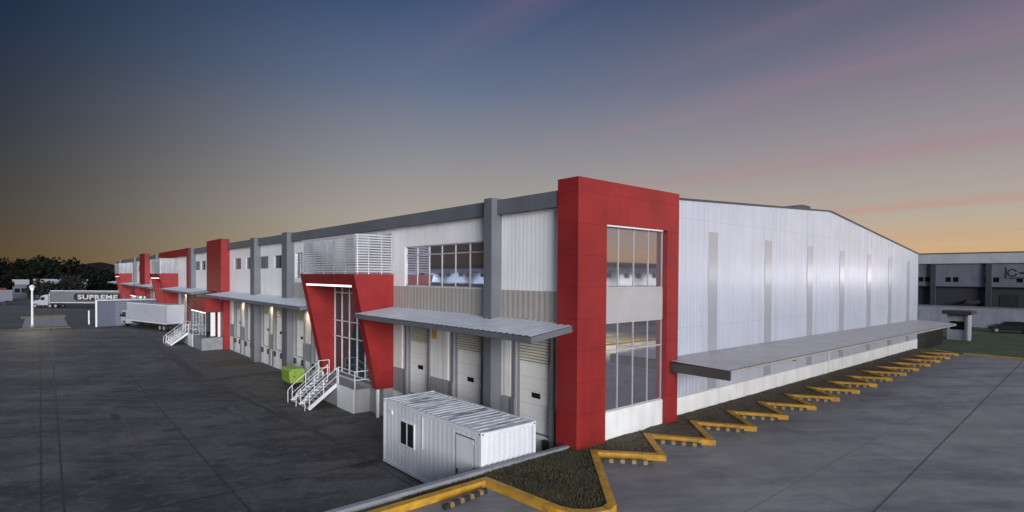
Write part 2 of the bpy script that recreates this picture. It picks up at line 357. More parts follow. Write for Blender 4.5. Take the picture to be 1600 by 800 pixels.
# saw-tooth planting bed and its yellow kerb
V = [(15.55,13.45),(18.9,13.5),(22.2,13.4),(25.3,13.3),(28.4,13.25)]
O_ = [(17.15,11.6),(20.25,11.4),(23.5,11.32),(26.6,11.3),(29.65,11.22)]
x = 28.4
while x < 57:
    x += 3.05; V.append((x, 13.22)); O_.append((x+1.3, 11.2))
line = [(-40,13.78),(10.75,13.78),(10.95,10.75),(11.1,10.35),(11.45,10.02),(11.95,9.86),(12.3,9.95),V[0]]
for i in range(len(O_)): line += [O_[i]] + ([V[i+1]] if i+1 < len(V) else [(62,13.2)])
def strip(mb, pts, w, z0, z1):
    n = len(pts); l = []; r = []
    for i in range(n):
        a = Vector(pts[max(i-1,0)]); b = Vector(pts[i]); c = Vector(pts[min(i+1,n-1)])
        d1 = (b-a).normalized() if i else (c-b).normalized(); d2 = (c-b).normalized() if i < n-1 else d1
        t = (d1+d2); t = t.normalized() if t.length > 1e-3 else d1; nn = Vector((-t.y, t.x)); kf = 1/max(.45, abs(nn.dot(Vector((-d1.y, d1.x)))))
        l.append(b+nn*w/2*kf); r.append(b-nn*w/2*kf)
    for i in range(n-1):
        q = [l[i], r[i], r[i+1], l[i+1]]
        lo = [mb.bm.verts.new((p.x,p.y,z0)) for p in q]; hi = [mb.bm.verts.new((p.x,p.y,z1)) for p in q]
        mb.bm.faces.new(hi)
        for j in range(4):
            if (j == 1 or j == 3 or (j == 0 and i == n-2) ) or True:
                mb.bm.faces.new([lo[j], lo[(j+1)%4], hi[(j+1)%4], hi[j]])
    bmesh.ops.remove_doubles(mb.bm, verts=mb.bm.verts, dist=.0005)
    dup = {}
    for f in list(mb.bm.faces):
        key = tuple(sorted(v.index for v in f.verts))
    return mb
struct('kerb', strip(MB(), line, .26, T-.05, T+.21), m_kerb)
struct('car_park_end_kerb', MB().box(61.9, 62.1, -40, 11.0, T-.05, T+.12, .02), m_kerb)

def bed(poly, z, name, m, bumpy=.05, res=.22):
    """fill polygon with a lightly heaving sheet"""
    mb = MB(); vs = [mb.bm.verts.new((p[0], p[1], z)) for p in poly]; mb.bm.faces.new(vs)
    bmesh.ops.triangulate(mb.bm, faces=mb.bm.faces)
    for _ in range(4):
        es = [e for e in mb.bm.edges if e.calc_length() > .9]
        if not es: break
        bmesh.ops.subdivide_edges(mb.bm, edges=es, cuts=1)
        bmesh.ops.triangulate(mb.bm, faces=mb.bm.faces)
    for v in mb.bm.verts:
        if not v.is_boundary: v.co.z += random.uniform(-.3, 1)*bumpy
    return struct(name, mb, m)
teeth = [V[0]]
for i in range(len(O_)): teeth += [O_[i]] + ([V[i+1]] if i+1 < len(V) else [(62,13.2)])
mb = MB()
def patch(P0, P1, Q0, Q1, n, m, z):
    rows = []
    for i in range(n+1):
        r_ = []
        for j in range(m+1):
            a = Vector(P0).lerp(Vector(P1), j/m); b = Vector(Q0).lerp(Vector(Q1), j/m); q = a.lerp(b, i/n)
            r_.append((q.x, q.y, z+(random.uniform(-.02,.06) if 0 < i < n and 0 < j < m else 0)))
        rows.append(r_)
    mb.sheet(rows)
VV = V + [(62,13.2)]
for i in range(len(O_)):
    if i+1 >= len(VV): break
    mid_ = (Vector(VV[i])+Vector(VV[i+1]))/2
    a, b, o_ = Vector(VV[i]), Vector(VV[i+1]), Vector(O_[i])
    patch(a, b, o_+(a-o_)*.02, o_+(b-o_)*.02, 5, 6, T+.14)
    patch((a.x,14.7), (b.x,14.7), a, b, 4, 6, T+.14)
patch((15.0,14.7), (V[0][0],14.7), (15.0,13.9), V[0], 3, 2, T+.14)
bmesh.ops.remove_doubles(mb.bm, verts=mb.bm.verts, dist=.002)
struct('planting_bed', mb, m_mulch)
tri = [(11.0,13.75),(11.05,10.8),(11.5,10.1),(11.95,9.95),(12.25,10.0),V[0],(15.4,14.28),(11.0,14.28)]
bed(tri, T+.15, 'grass_island', m_grass, .04)
bed([(-40,13.86),(11.0,13.86),(11.0,14.28),(-40,14.28)], T+.12, 'verge', m_mulch, .02)

# grass blades and mulch litter on the beds: nobody could count them
def inside(p, poly):
    c = False; n = len(poly)
    for i in range(n):
        a = poly[i]; b = poly[i-1]
        if (a[1] > p[1]) != (b[1] > p[1]) and p[0] < (b[0]-a[0])*(p[1]-a[1])/(b[1]-a[1])+a[0]: c = not c
    return c
gb = MB()
def blade(x, y, z, h):
    a = random.uniform(0, 6.28); w = random.uniform(.012,.03); lx = random.uniform(-.05,.05); ly = random.uniform(-.05,.05)
    gb.bm.faces.new([gb.bm.verts.new(p) for p in ((x-w*math.cos(a),y-w*math.sin(a),z),(x+w*math.cos(a),y+w*math.sin(a),z),(x+lx,y+ly,z+h))])
cnt = 0
while cnt < 11000:
    p = (random.uniform(11,15.6), random.uniform(9.9,14.28))
    if inside(p, tri):
        blade(*p, T+.15, random.uniform(.03,.09)); cnt += 1
for _ in range(2600):
    p = (random.uniform(8,11), random.uniform(13.88,14.27)); blade(*p, T+.11, random.uniform(.03,.08))
o = obj('grass', gb, m_blade); o['kind'] = 'stuff'; tag(o, 'short dull green grass on the corner island by the tower', 'grass')
gb = MB(); cnt = 0
while cnt < 14000:
    p = (15.4+random.random()**1.6*34, random.uniform(11.2,14.6))
    if inside(p, teeth+[(62,14.6),(15.0,14.6)]):
        blade(*p, T+.14, random.uniform(.01,.06)); cnt += 1
o = obj('mulch_litter', gb, mat('dry_litter', (.10,.074,.044), .9, var=.5, vs=4)); o['kind'] = 'stuff'; tag(o, 'brown mulch litter and dry grass along the gable bed', 'mulch')

# wheel stops: black rubber with yellow marks
def wheel_stop():
    r = thing('wheel_stop', '', 'wheel stop', (0,0,0), 'wheel stops in the saw-tooth parking bays')
    obj('rubber_bar', MB().prism([(-.10,0),(.10,0),(.06,.13),(-.06,.13)], 'X', -.85, .85), m_rub, r, local=True)
    for k in (-.6,-.2,.2,.6):
        for sgn in (-1, 1):
            pass
        obj('yellow_mark', MB().prism([(-.104,.012),(.104,.012),(.065,.135),(-.065,.135)], 'X', k-.075, k+.075), m_yel, r, local=True)
    return r
ws = wheel_stop(); first = True
stops = [((9.55,13.2), R(8), 'black and yellow wheel stop beside the front kerb corner near the container')]
ords = ['in the bay just right of the red tower corner','in the second bay, below the tower window','in the third bay, right of the tower\'s right leg','in the fourth bay, below the near canopy end','in the fifth bay along the gable','in the sixth bay along the gable','in the seventh bay along the gable','in the eighth bay along the gable']
for i in range(len(O_)):
    a = Vector(V[i]); b = Vector(O_[i]); d = (b-a).normalized(); nrm = Vector((d.y, -d.x))
    if nrm.y > 0: nrm = -nrm
    off = .58 if i == 0 else .42
    c = (a+b)/2 + nrm*off
    lab = 'black and yellow wheel stop ' + (ords[i] if i < len(ords) else 'in far bay %d along the gable' % (i+1))
    stops.append(((c.x, c.y), math.atan2(d.y, d.x), lab))
for p, rz, lab in stops:
    o = ws if first else copy_tree(ws); first = False
    o.location = (p[0], p[1], T); o.rotation_euler.z = rz; o['label'] = lab

# ------------------------------------------------------------------ the warehouse
WX = 15.5; BX = 15.2; FX = 14.9        # wall, parapet beam and column faces of the long front
Y0, Y1 = 15.0, 176.0
wh = thing('warehouse', 'long white warehouse with red corner tower, red entrance portals and dock doors', 'warehouse', (WX, Y0, G))
# bay layout along the long front
cols = [19.07, 45.5, 54.3, 82.0, 110.6, 139.0, 166.5]
portals = [(28.5, 36.7), (93.5, 102.5), (146.5, 156.0)]
slabs = [(64.6, 71.2), (120.5, 127.5)]
big_win = [(20.05, 27.27, 7.02, 9.2)]
small_win = []
for a in (60.3, 56.0, 51.5, 47.4, 75.9, 79.2, 112.6, 116.5, 131, 135, 160, 163): small_win.append((a, a+2.3, 8.15, 9.26))
side_win = [(42.9, 44.6, 7.35, 9.35)]
doors = [(15.62, 17.75), (20.15, 22.4), (24.75, 26.95), (38.6, 40.9), (42.6, 44.8), (47.5, 49.8), (51.0, 53.3), (56.3, 58.6), (60.2, 62.5),
         (84.5, 86.8), (88.5, 90.8), (105, 107.3), (112.5, 114.8), (116.6, 118.9), (130, 132.3), (134, 136.3), (141, 143.3), (160, 162.3)]
DZ0, DZ1, LZ1 = 1.1, 4.0, 5.15
dh = [(a, b, DZ0, LZ1) for a, b in doors]
obj('lower_wall', MB().wall('X', WX, Y0, Y1, -1.0, 5.80, dh, .004), m_paint, wh)
bands = [(15.0, 28.6), (36.6, 46.2)]
upper_holes = big_win + side_win + small_win
# upper wall: white cladding; the beige band is its own part
up_ = MB(); up_.wall('X', WX-.02, Y0, Y1, 7.0, 10.32, upper_holes, .11)
obj('upper_wall', up_, m_white, wh)
for a, b in bands: obj('beige_band', MB().quad((WX-.05,a,5.80),(WX-.05,b,5.80),(WX-.05,b,7.0),(WX-.05,a,7.0)), m_beige, wh)
wb = MB(); wb.quad((WX-.02,28.6,5.8),(WX-.02,36.6,5.8),(WX-.02,36.6,7.0),(WX-.02,28.6,7.0)); obj('middle_wall', wb, m_white, wh); wb = MB(); wb.quad((WX-.02,46.2,5.8),(WX-.02,Y1,5.8),(WX-.02,Y1,7.0),(WX-.02,46.2,7.0))
obj('middle_wall', wb, m_white, wh)
# parapet beams between columns
edges = [15.0] + cols + [Y1]
red_beam = (84.0, 108.5)
for a, b in ((15.0, red_beam[0]), (red_beam[1], Y1)): obj('parapet', MB().box(BX, WX-.03, a, b, 10.30, 10.92), m_grey, wh)
obj('red_parapet', MB().box(BX-.03, WX-.03, red_beam[0]+.01, red_beam[1]-.01, 10.10, 11.12), m_redp, wh)
for y in cols:
    w = .56 if y < 30 else 1.25
    obj('column', MB().box(FX, WX+.05, y-w/2, y+w/2, -1.0, 11.0, .02), m_grey if y != 82.0 else m_grey, wh)
obj('red_column', MB().box(FX+.05, WX, 83.2, 84.6, -1.0, 11.1), m_redp, wh)
# windows on the upper floor
def window(a, b, z0, z1, nm, transom=None, pm=m_glass, fm=None):
    fm = fm or m_alu
    f = MB(); fx = WX+.02
    f.box(fx, fx+.07, a, a+.06, z0, z1); f.box(fx, fx+.07, b-.06, b, z0, z1); f.box(fx, fx+.07, a+.061, b-.061, z0, z0+.06); f.box(fx, fx+.07, a+.061, b-.061, z1-.06, z1)
    o = obj('window', f, fm, wh)
    g = MB().quad((fx+.05,a+.03,z0+.03),(fx+.05,b-.03,z0+.03),(fx+.05,b-.03,z1-.03),(fx+.05,a+.03,z1-.03)); obj('glass_pane', g, pm, o)
    if nm > 1 or transom:
        m = MB()
        for i in range(1, nm):
            y = a+(b-a)*i/nm
            if not transom: obj('mullion', MB().box(fx+.02, fx+.045, y-.028, y+.028, z0+.062, z1-.062), fm, o); continue
            m.box(fx+.02, fx+.045, y-.028, y+.028, z0+.062, z1-.062)
        if transom: m.box(fx+.024, fx+.04, a+.062, b-.062, transom-.03, transom+.03)
        if transom: obj('mullion', m, fm, o)
    return o
window(*big_win[0], 6, 8.72)
window(*side_win[0], 2, 8.85)
for w_ in small_win: window(*w_, 3, None, m_glass2, m_grey)
# docks: sectional door, louver above, pilaster pieces, bumpers
def dock(a, b, i):
    x = WX+.18
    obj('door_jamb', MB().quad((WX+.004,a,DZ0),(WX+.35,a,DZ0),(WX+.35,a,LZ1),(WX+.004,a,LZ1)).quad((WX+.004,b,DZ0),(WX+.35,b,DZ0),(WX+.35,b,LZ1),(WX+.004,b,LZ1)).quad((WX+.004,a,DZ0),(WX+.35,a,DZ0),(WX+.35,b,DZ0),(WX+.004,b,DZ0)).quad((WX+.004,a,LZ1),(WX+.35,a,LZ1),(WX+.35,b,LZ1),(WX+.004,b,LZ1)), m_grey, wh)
    d = obj('dock_door', MB().box(x, x+.06, a, b, DZ0, DZ1), m_door, wh)
    yv = a+(b-a)*.52
    obj('door_window', MB().box(x-.012, x+.01, yv-.26, yv+.26, 2.52, 2.74, .004), m_blackg, d)
    lv = MB()
    for k_ in range(9):
        z = DZ1+.06+k_*.122
        lv.quad((x-.08,a+.02,z),(x-.08,b-.02,z),(x-.02,b-.02,z+.075),(x-.02,a+.02,z+.075))
    lo_ = obj('louver_vent', lv, m_louv, wh)
    obj('louver_back', MB().quad((x+.055,a,DZ1),(x+.055,b,DZ1),(x+.055,b,LZ1),(x+.055,a,LZ1)), m_base, lo_)
    obj('dock_frame', MB().box(WX-.10, WX-.004, a-.17, a-.01, G, LZ1+.05).box(WX-.10, WX-.004, b+.01, b+.17, G, LZ1+.05).box(WX-.14, WX-.105, a-.27, a-.005, G, 2.36).box(WX-.14, WX-.105, b+.005, b+.27, G, 2.36), m_jamb, wh)
    for yb in (a+.28, b-.28): obj('dock_bumper', MB().box(WX-.16, WX-.004, yb-.13, yb+.13, .55, 1.0, .02), m_rub, wh)
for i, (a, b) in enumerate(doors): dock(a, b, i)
# white pilasters and grey base panels
for y in (18.35, 23.15, 27.75, 37.6, 46.45, 50.35, 55.3, 59.4, 63.6, 108, 115.7, 133.1): obj('pilaster', MB().box(WX-.035, WX-.003, y-.20, y+.20, 2.38, 5.6), m_paint, wh)
for a, b in ((17.95,18.62),(22.65,24.45),(27.25,28.45),(36.75,38.3),(41.2,42.3),(45.4,47.2),(50.1,50.7),(53.6,56.0),(58.9,59.9),(62.8,64.6)): obj('base_panel', MB().box(WX-.08, WX-.006, a, b, 1.05, 2.36), m_base, wh)
# canopies along the docks: corrugated sheet on a steel edge, with brackets under
def dock_canopy(a, b, xf=13.05, zb=5.80, zf=5.50):
    rows = [[], []]; n = int((b-a)/.09); top = MB()
    for j in range(n+1):
        y = a+(b-a)*j/n; dz_ = .011*(1 if (j//2) % 2 else -1)
        rows[0].append((xf, y, zf+dz_)); rows[1].append((WX-.06, y, zb+dz_))
    top.sheet(rows); c = obj('canopy', top, m_roofm, wh)
    e = MB(); e.box(xf+.01, xf+.07, a+.01, b-.01, zf-.25, zf-.03)
    e.prism([(xf+.071,zf-.25),(WX-.07,zb-.25),(WX-.07,zb-.03),(xf+.071,zf-.03)], 'Y', a+.01, a+.07)
    e.prism([(xf+.071,zf-.25),(WX-.07,zb-.25),(WX-.07,zb-.03),(xf+.071,zf-.03)], 'Y', b-.07, b-.01)
    obj('canopy_edge', e, m_grey, c)
    br = MB(); y = a+1.6
    while y < b-1:
        br.prism([(xf+.08,zf-.2),(WX-.07,zb-.32),(WX-.07,zb-.04),(xf+.08,zf-.04)], 'Y', y-.05, y+.05); y += 4.4
    obj('canopy_bracket', br, m_grey, c)
    u = MB().quad((xf+.08,a+.08,zf-.10),(WX-.08,a+.08,zb-.10),(WX-.08,b-.08,zb-.10),(xf+.08,b-.08,zf-.10)); obj('soffit', u, m_paint, c)
for a, b in ((14.2, 28.42), (36.85, 64.2), (71.8, 92.9), (103, 120.0), (128, 146), (156.5, 175)): dock_canopy(a, b)
# dock floodlights under the canopies
for y in (23.3, 50.4, 59.3, 41.8, 88.2, 116, 133):
    f = obj('flood_light', MB().box(WX-.34, WX-.12, y-.17, y+.17, 5.02, 5.22, .02).box(WX-.12, WX-.01, y-.04, y+.04, 5.08, 5.16), m_dgrey, wh)
    if y < 40: continue
    obj('lens', MB().quad((WX-.32,y-.15,5.014),(WX-.14,y-.15,5.014),(WX-.14,y+.15,5.014),(WX-.32,y+.15,5.014)), m_led2, f)
    lamp('dock_lamp', 'SPOT', (WX-.55, y, 4.95), 75, (1, .80, .48), (WX-.2, y, 0), .12, 150, f)
obj('safety_sign', MB().box(WX-.02, WX-.004, 24.0, 24.45, 4.35, 4.95), mat('sign_yellow', (.50, .33, .06), .5, var=.25, vs=4), wh)
# entrance portals: leaning red frames with glazing and a louvred plant screen on top
def portal(a, b):
    xt, xb, zt, zb = 13.03, 14.42, 7.67, 1.15; t = .62
    def xf(z): return xb+(xt-xb)*(z-zb)/(zt-zb)
    p = obj('entrance_portal', MB().prism([(xf(7.05),7.05),(xt,zt),(WX-.06,zt),(WX-.06,7.05)], 'Y', a+t+.002, b-t-.002), m_redp, wh)
    for y0, y1 in ((a, a+t), (b-t, b)): obj('leaning_leg', MB().prism([(xb,zb),(WX-.06,zb),(WX-.06,zt),(xt,zt)], 'Y', y0, y1), m_redp, p)
    obj('light_strip', MB().box(xf(7.0)+.02, xf(7.0)+.10, a+t+.05, b-t-.05, 6.93, 7.04), m_led, p)
    gx = WX-.35
    obj('glazing', MB().quad((gx,a+t+.01,1.2),(gx,b-t-.01,1.2),(gx,b-t-.01,7.04),(gx,a+t+.01,7.04)), m_glass2, p)
    mu = MB()
    n = 6
    for i in range(n+1):
        y = a+t+.06+(b-a-2*t-.12)*i/n; mu.box(gx-.05, gx-.005, y-.03, y+.03, 1.2, 7.03)
    for z in (1.24, 3.55, 4.6, 6.45): mu.box(gx-.08, gx-.008, a+t+.02, b-t-.02, z-.03, z+.03)
    obj('mullion', mu, m_frame, p)
    # plant screen
    s = MB(); z = zt+.1; z1 = 9.82; xs = xt+.12
    while z < z1:
        s.quad((xs,a+.05,z),(xs,b-.05,z),(xs+.09,b-.05,z+.085),(xs+.09,a+.05,z+.085))
        s.quad((xs,a+.05,z),(WX-.1,a+.05,z),(WX-.1,a+.14,z+.085),(xs,a+.14,z+.085))
        s.quad((xs,b-.05,z),(WX-.1,b-.05,z),(WX-.1,b-.14,z+.085),(xs,b-.14,z+.085)); z += .145
    for y in [a+.1+(b-a-.2)*i/5 for i in range(6)]: s.box(xs+.1, xs+.15, y-.025, y+.025, zt, z1)
    for x in (xs+.8, xs+1.6): s.box(x, x+.05, a+.15, a+.2, zt, z1).box(x, x+.05, b-.2, b-.15, zt, z1)
    s.box(xs, xs+.06, a+.05, b-.05, z1-.03, z1+.03)
    obj('plant_screen', s, m_screen, p)
    w = MB(); z = 8.3
    while z < 10.1:
        w.quad((WX-.12,a+.05,z),(WX-.12,b-1.6,z),(WX-.04,b-1.6,z+.085),(WX-.04,a+.05,z+.085)); z += .15
    for y in (a+.08, a+1.7, a+3.4, a+5.1, b-1.63): w.box(WX-.15, WX-.12, y-.03, y+.03, 8.2, 10.15)
    obj('wall_louver', w, m_screen, p)
    # plinth and white posts below the legs
    for y_ in (a+.02, b-.16): obj('leg_post', MB().box(xb+.02, xb+.16, y_, y_+.14, G, zb-.002), m_frame, p)
    obj('plinth', MB().box(14.85, WX-.02, a+.05, b-.05, G, 1.12), m_base, p)
    return p
for a, b in portals: portal(a, b)
# red slabs with a small red entrance box
def red_slab(a, b):
    p = obj('red_slab', MB().box(14.62, WX-.03, a, b, 5.75, 11.4).box(14.9, WX-.03, a, a+1.2, G, 5.74).box(14.9, WX-.03, b-1.0, b, G, 5.74), m_redp, wh)
    obj('entrance_box', MB().box(13.3, 14.88, a+1.3, b+1.4, 3.55, 4.98), m_redp, p)
    obj('light_strip', MB().box(13.28, 13.42, a+1.35, b+1.3, 3.45, 3.53), m_led, p)
    f = MB()
    for i in range(5):
        y = a+1.6+(b-a-.4)*i/4; f.box(13.44, 13.47, y-.025, y+.025, .95, 3.53)
    for z in (1.9, 2.7): f.box(13.38, 13.46, a+1.4, b+1.3, z-.02, z+.02)
    obj('mullion', f, m_screen, p)
    obj('glazing', MB().quad((13.5,a+1.4,.9),(13.5,b+1.3,.9),(13.5,b+1.3,3.54),(13.5,a+1.4,3.54)), m_glass2, p)
    obj('white_post', MB().box(13.9, 14.35, a+1.32, a+1.36, .95, 3.5).box(14.6, 14.85, a+1.32, a+1.36, .6, 3.5), m_frame, p)
    obj('landing', MB().box(12.9, 15.2, a+.6, b+1.2, G, .85), m_conc, p)
for a, b in slabs: red_slab(a, b)
# parapet ends and end wall of the row
obj('end_wall', MB().box(WX+.01, WX+.3, Y1-.2, Y1, -1, 10.3), m_paint, wh)

# the gable
GY = 14.6; GX0, GX1 = 21.7, 62.8
ga = MB()
ga.bm.faces.new([ga.bm.verts.new(p) for p in ((15.6,GY,1.92),(GX1,GY,1.92),(GX1,GY,9.92),(41.1,GY,12.16),(22.8,GY,11.25),(15.6,GY,10.86))])
obj('gable_wall', ga, m_gable, wh)
obj('gable_base', MB().box(15.6, GX1, GY-.035, GY+.2, -1, 1.915), m_paint, wh)
obj('far_side_wall', MB().box(GX1+.005, GX1+.25, GY+.01, Y1, -1, 9.9), m_dgrey, wh)
rf = MB(); rl = [(15.52,10.80),(22.8,11.22),(41.1,12.13),(GX1+.2,9.9)]
for i in range(3): rf.quad((rl[i][0],GY+.03,rl[i][1]),(rl[i+1][0],GY+.03,rl[i+1][1]),(rl[i+1][0],Y1,rl[i+1][1]),(rl[i][0],Y1,rl[i][1]))
obj('roof', rf, m_roofm, wh)
tr = MB(); tl = [(21.8,11.20),(22.8,11.25),(41.1,12.16),(GX1+.1,9.90)]
for i in range(3): tr.bar((tl[i][0],GY-.03,tl[i][1]+.02),(tl[i+1][0],GY-.03,tl[i+1][1]+.02), .09, .09)
obj('roof_trim', tr, m_dgrey, wh)
obj('roof_ventilator', MB().prism([(36.0,11.95),(39.9,12.1),(39.9,12.48),(38.6,12.48)], 'Y', 15.4, 17.5), m_dgrey, wh)
for sx, zt in zip((25.86,31.97,37.88,43.47,49.14,54.39,59.6), (9.88,9.75,9.65,9.55,9.44,9.33,9.21)):
    st = obj('light_strip_panel', MB().box(sx-.44, sx+.44, GY-.03, GY-.004, 1.99, zt), m_strip, wh)
    tm = MB(); zr = 11.2+(sx-22.8)*.05 if sx < 41 else 12.16-(sx-41.1)*.103
    for e in (-.47, .47): tm.box(sx+e-.02, sx+e+.02, GY-.022, GY-.004, 1.99, zr-.15)
    obj('strip_trim', tm, m_screen, st)
obj('downpipe', MB().box(41.05, 41.13, GY-.10, GY-.04, T, 3.6), m_frame, wh)
# gable canopy
cx0, cx1, cyf, cz = 21.15, 60.2, 11.18, 3.84
rows = [[], []]; n = 420; tp = MB()
for j in range(n+1):
    x = cx0+(cx1-cx0)*j/n; d_ = .010*(1 if (j//2) % 2 else -1); zz = cz-(x-cx0)*.003
    rows[0].append((x, cyf, zz+d_)); rows[1].append((x+(2.4 if j == n else 0), GY-.05 if x > 21.8 else 13.93, zz+.06+d_))
tp.sheet(rows); gc = obj('side_canopy', tp, m_gcan, wh)
e = MB(); e.prism([(cx0+.07,cz-.03),(cx1,cz-.15),(cx1,cz-.27),(cx0+.07,cz-.15)], 'Y', cyf+.005, cyf+.05)
obj('canopy_edge', e, m_gcan, gc)
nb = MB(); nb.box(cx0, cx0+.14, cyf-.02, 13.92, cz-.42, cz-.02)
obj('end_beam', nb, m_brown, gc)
br = MB(); x = 27.6
while x < 60:
    br.prism([(cyf+.06,cz-.24),(GY-.06,cz-.42),(GY-.06,cz-.12),(cyf+.06,cz-.12)], 'X', x-.07, x+.07); x += 5.7
obj('canopy_bracket', br, m_brown, gc)
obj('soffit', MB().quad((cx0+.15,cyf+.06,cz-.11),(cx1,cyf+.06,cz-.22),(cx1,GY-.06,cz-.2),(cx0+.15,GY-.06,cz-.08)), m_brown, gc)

# the red corner tower
tx0, tx1, ty0, ty1 = 15.15, 21.78, 13.95, 15.02
ox0, ox1, oz0, oz1 = 16.8, 20.9, 1.2, 9.64
tw = MB()
tw.box(tx0, ox0, ty0, ty1, .0, 11.32); tw.box(ox1, tx1, ty0, ty1, .0, 11.32); tw.box(ox0+.001, ox1-.001, ty0, ty1, oz1, 11.318)
tower = obj('red_corner_tower', tw, m_red, wh)
gy = ty0+.28
obj('glazing', MB().quad((ox0,gy,7.15),(ox1,gy,7.15),(ox1,gy,oz1),(ox0,gy,oz1)).quad((ox0,gy,2.22),(ox1,gy,2.22),(ox1,gy,5.76),(ox0,gy,5.76)), m_glass, tower)
obj('spandrel_panel', MB().box(ox0+.002, ox1-.002, gy-.05, gy+.1, 5.78, 7.13), mat('spandrel_grey', (.36,.34,.34), .5, var=.06, rib=('X', .18, .4)), tower)
obj('sill_wall', MB().box(ox0+.002, ox1-.002, gy-.10, gy+.1, .9, 2.2), m_paint, tower)
for z0, z1 in ((7.17, oz1-.06), (2.24, 5.74)):
    mu = MB()
    for i in range(5):
        x = ox0+.03+(ox1-ox0-.06)*i/4; mu.box(x-.02, x+.02, gy-.03, gy-.004, z0, z1)
    for z in ((7.16,) if z0 > 6 else (5.75, 2.23, 4.62)): mu.box(ox0+.003, ox1-.003, gy-.034, gy-.003, z-.025, z+.025)
    obj('mullion', mu, m_alu, tower)
obj('head_trim', MB().box(ox0+.004, ox1-.3, ty0+.03, gy-.02, oz1-.06, oz1-.004), m_led if False else m_frame, tower)
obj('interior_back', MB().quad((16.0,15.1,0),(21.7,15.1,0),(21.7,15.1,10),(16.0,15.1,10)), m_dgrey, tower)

# ------------------------------------------------------------------ stairs to the entrances
def stairs(y0, xw=13.85, grp=None, label=''):
    s = thing('entrance_stairs', label, 'stairs', (xw, y0, G), 'white steel stairs at the entrances')
    def add(name, mb, m): return obj(name, mb, m, s)
    ht = .92
    add('landing', MB().box(xw, 14.84, y0, y0+5.6, G, ht, .01), m_base)
    add('landing_panel', MB().box(xw-.05, xw-.004, y0, y0+2.35, G, ht+.02), m_galv)
    sy0, sy1 = y0+2.45, y0+5.4; x0 = xw; x1 = xw-1.75; nst = 8
    for i in range(nst):
        f = (i+.5)/nst; x = x0+(x1-x0)*f; z = ht-(ht-G)*f; add('tread', MB().box(x-.14, x+.14, sy0+.08, sy1-.08, z-.03, z+.02), m_tread)
    for y in (sy0+.03, (sy0+sy1)/2, sy1-.03): add('stringer', MB().bar((x0,y,ht-.05),(x1,y,G+.05),.05,.22), m_galv)
    for y in (sy0, (sy0+sy1)/2, sy1):
        hr = MB()
        for f in (0, .5, 1): x = x0+(x1-x0)*f*.97; z = ht-(ht-G)*f*.97; hr.bar((x,y,z-.05),(x,y,z+1.0),.055,n=8)
        hr.bar((x0+.02,y,ht+1.0),(x1,y,G+1.0),.045,n=8); hr.bar((x0,y,ht+.5),(x1,y,G+.5),.036,n=8)
        hr.bar((x1,y,G+1.0),(x1-.22,y,G+.75),.05,n=8); hr.bar((x1-.22,y,G+.75),(x1-.22,y,G),.05,n=8)
        add('handrail', hr, m_galv)
    lr = MB()
    for y in (y0+.05, y0+2.35): lr.bar((xw+.05,y,ht),(xw+.05,y,ht+1.05),.055,n=8)
    for z in (.55, 1.05): lr.bar((xw+.05,y0+.05,ht+z),(xw+.05,y0+2.35,ht+z),.055,n=8); lr.bar((xw+.05,y0+.05,ht+z),(14.8,y0+.05,ht+z),.055,n=8)
    for y in (sy1+.1,):
        for x in (xw+.05, 14.6): lr.bar((x,y,ht),(x,y,ht+1.05),.055,n=8)
        for z in (.55, 1.05): lr.bar((xw+.05,y,ht+z),(14.6,y,ht+z),.05,n=8)
    add('landing_rail', lr, m_galv)
    return s
st1 = stairs(30.2, label='white steel stairs and landing at the nearest red portal, beside the green bin')
for y0, x_, lab in ((69.4, 12.85, 'white steel stairs in front of the small red entrance box'), (125.5, 12.85, 'far white stairs at the second red slab, behind the parked truck')):
    o = copy_tree(st1); o.location = (x_+ (0 if y0 > 100 else .0), y0, G); o['label'] = lab

# ------------------------------------------------------------------ office container
cx_a, cx_b, cy_a, cy_b, cz_a, cz_b = 11.2, 13.7, 14.62, 21.55, G+.06, 2.32
ct = thing('office_container', 'white steel office container with a door and a small double window, stained roof', 'container', ((cx_a+cx_b)/2, (cy_a+cy_b)/2, G))
def corr(mb, axis, pos, u0, u1, z0, z1, per=.28, dep=.035, sgn=1):
    prof = []; u = u0
    while u < u1-.01:
        for du, d in ((0,0),(.32,0),(.5,1),(.82,1),(1.0,0)):
            uu = min(u+du*per, u1); prof.append((uu, d*dep*sgn))
        u += per
    rows = [[], []]
    for uu, d in prof:
        for r_, z in ((0, z0), (1, z1)): rows[r_].append((pos+d, uu, z) if axis == 'X' else (uu, pos+d, z))
    mb.sheet(rows)
b = MB()
corr(b, 'X', cx_a+.02, cy_a+.15, cy_b-.12, cz_a+.12, cz_b-.12, .30, .005)
corr(b, 'X', cx_b-.02, cy_a+.12, cy_b-.12, cz_a+.12, cz_b-.12, .30, .03, -1)
corr(b, 'Y', cy_a+.02, cx_a+.12, cx_b-.12, cz_a+.12, cz_b-.12, .235, .075)
b.quad((cx_a+.12,cy_b-.02,cz_a),(cx_b-.12,cy_b-.02,cz_a),(cx_b-.12,cy_b-.02,cz_b-.1),(cx_a+.12,cy_b-.02,cz_b-.1))
obj('container_walls', b, m_cont, ct)
fr = MB()
for x in (cx_a, cx_b-.13):
    for y in (cy_a, cy_b-.13): fr.box(x, x+.13, y, y+.13, cz_a, cz_b)
for x in (cx_a, cx_b-.13): fr.box(x+.003, x+.127, cy_a+.131, cy_b-.131, cz_b-.13, cz_b-.004).box(x+.003, x+.127, cy_a+.131, cy_b-.131, cz_a+.003, cz_a+.14)
for y in (cy_a, cy_b-.13): fr.box(cx_a+.131, cx_b-.131, y+.003, y+.127, cz_b-.13, cz_b-.004).box(cx_a+.131, cx_b-.131, y+.003, y+.127, cz_a+.003, cz_a+.14)
obj('corner_frame', fr, m_cont, ct)
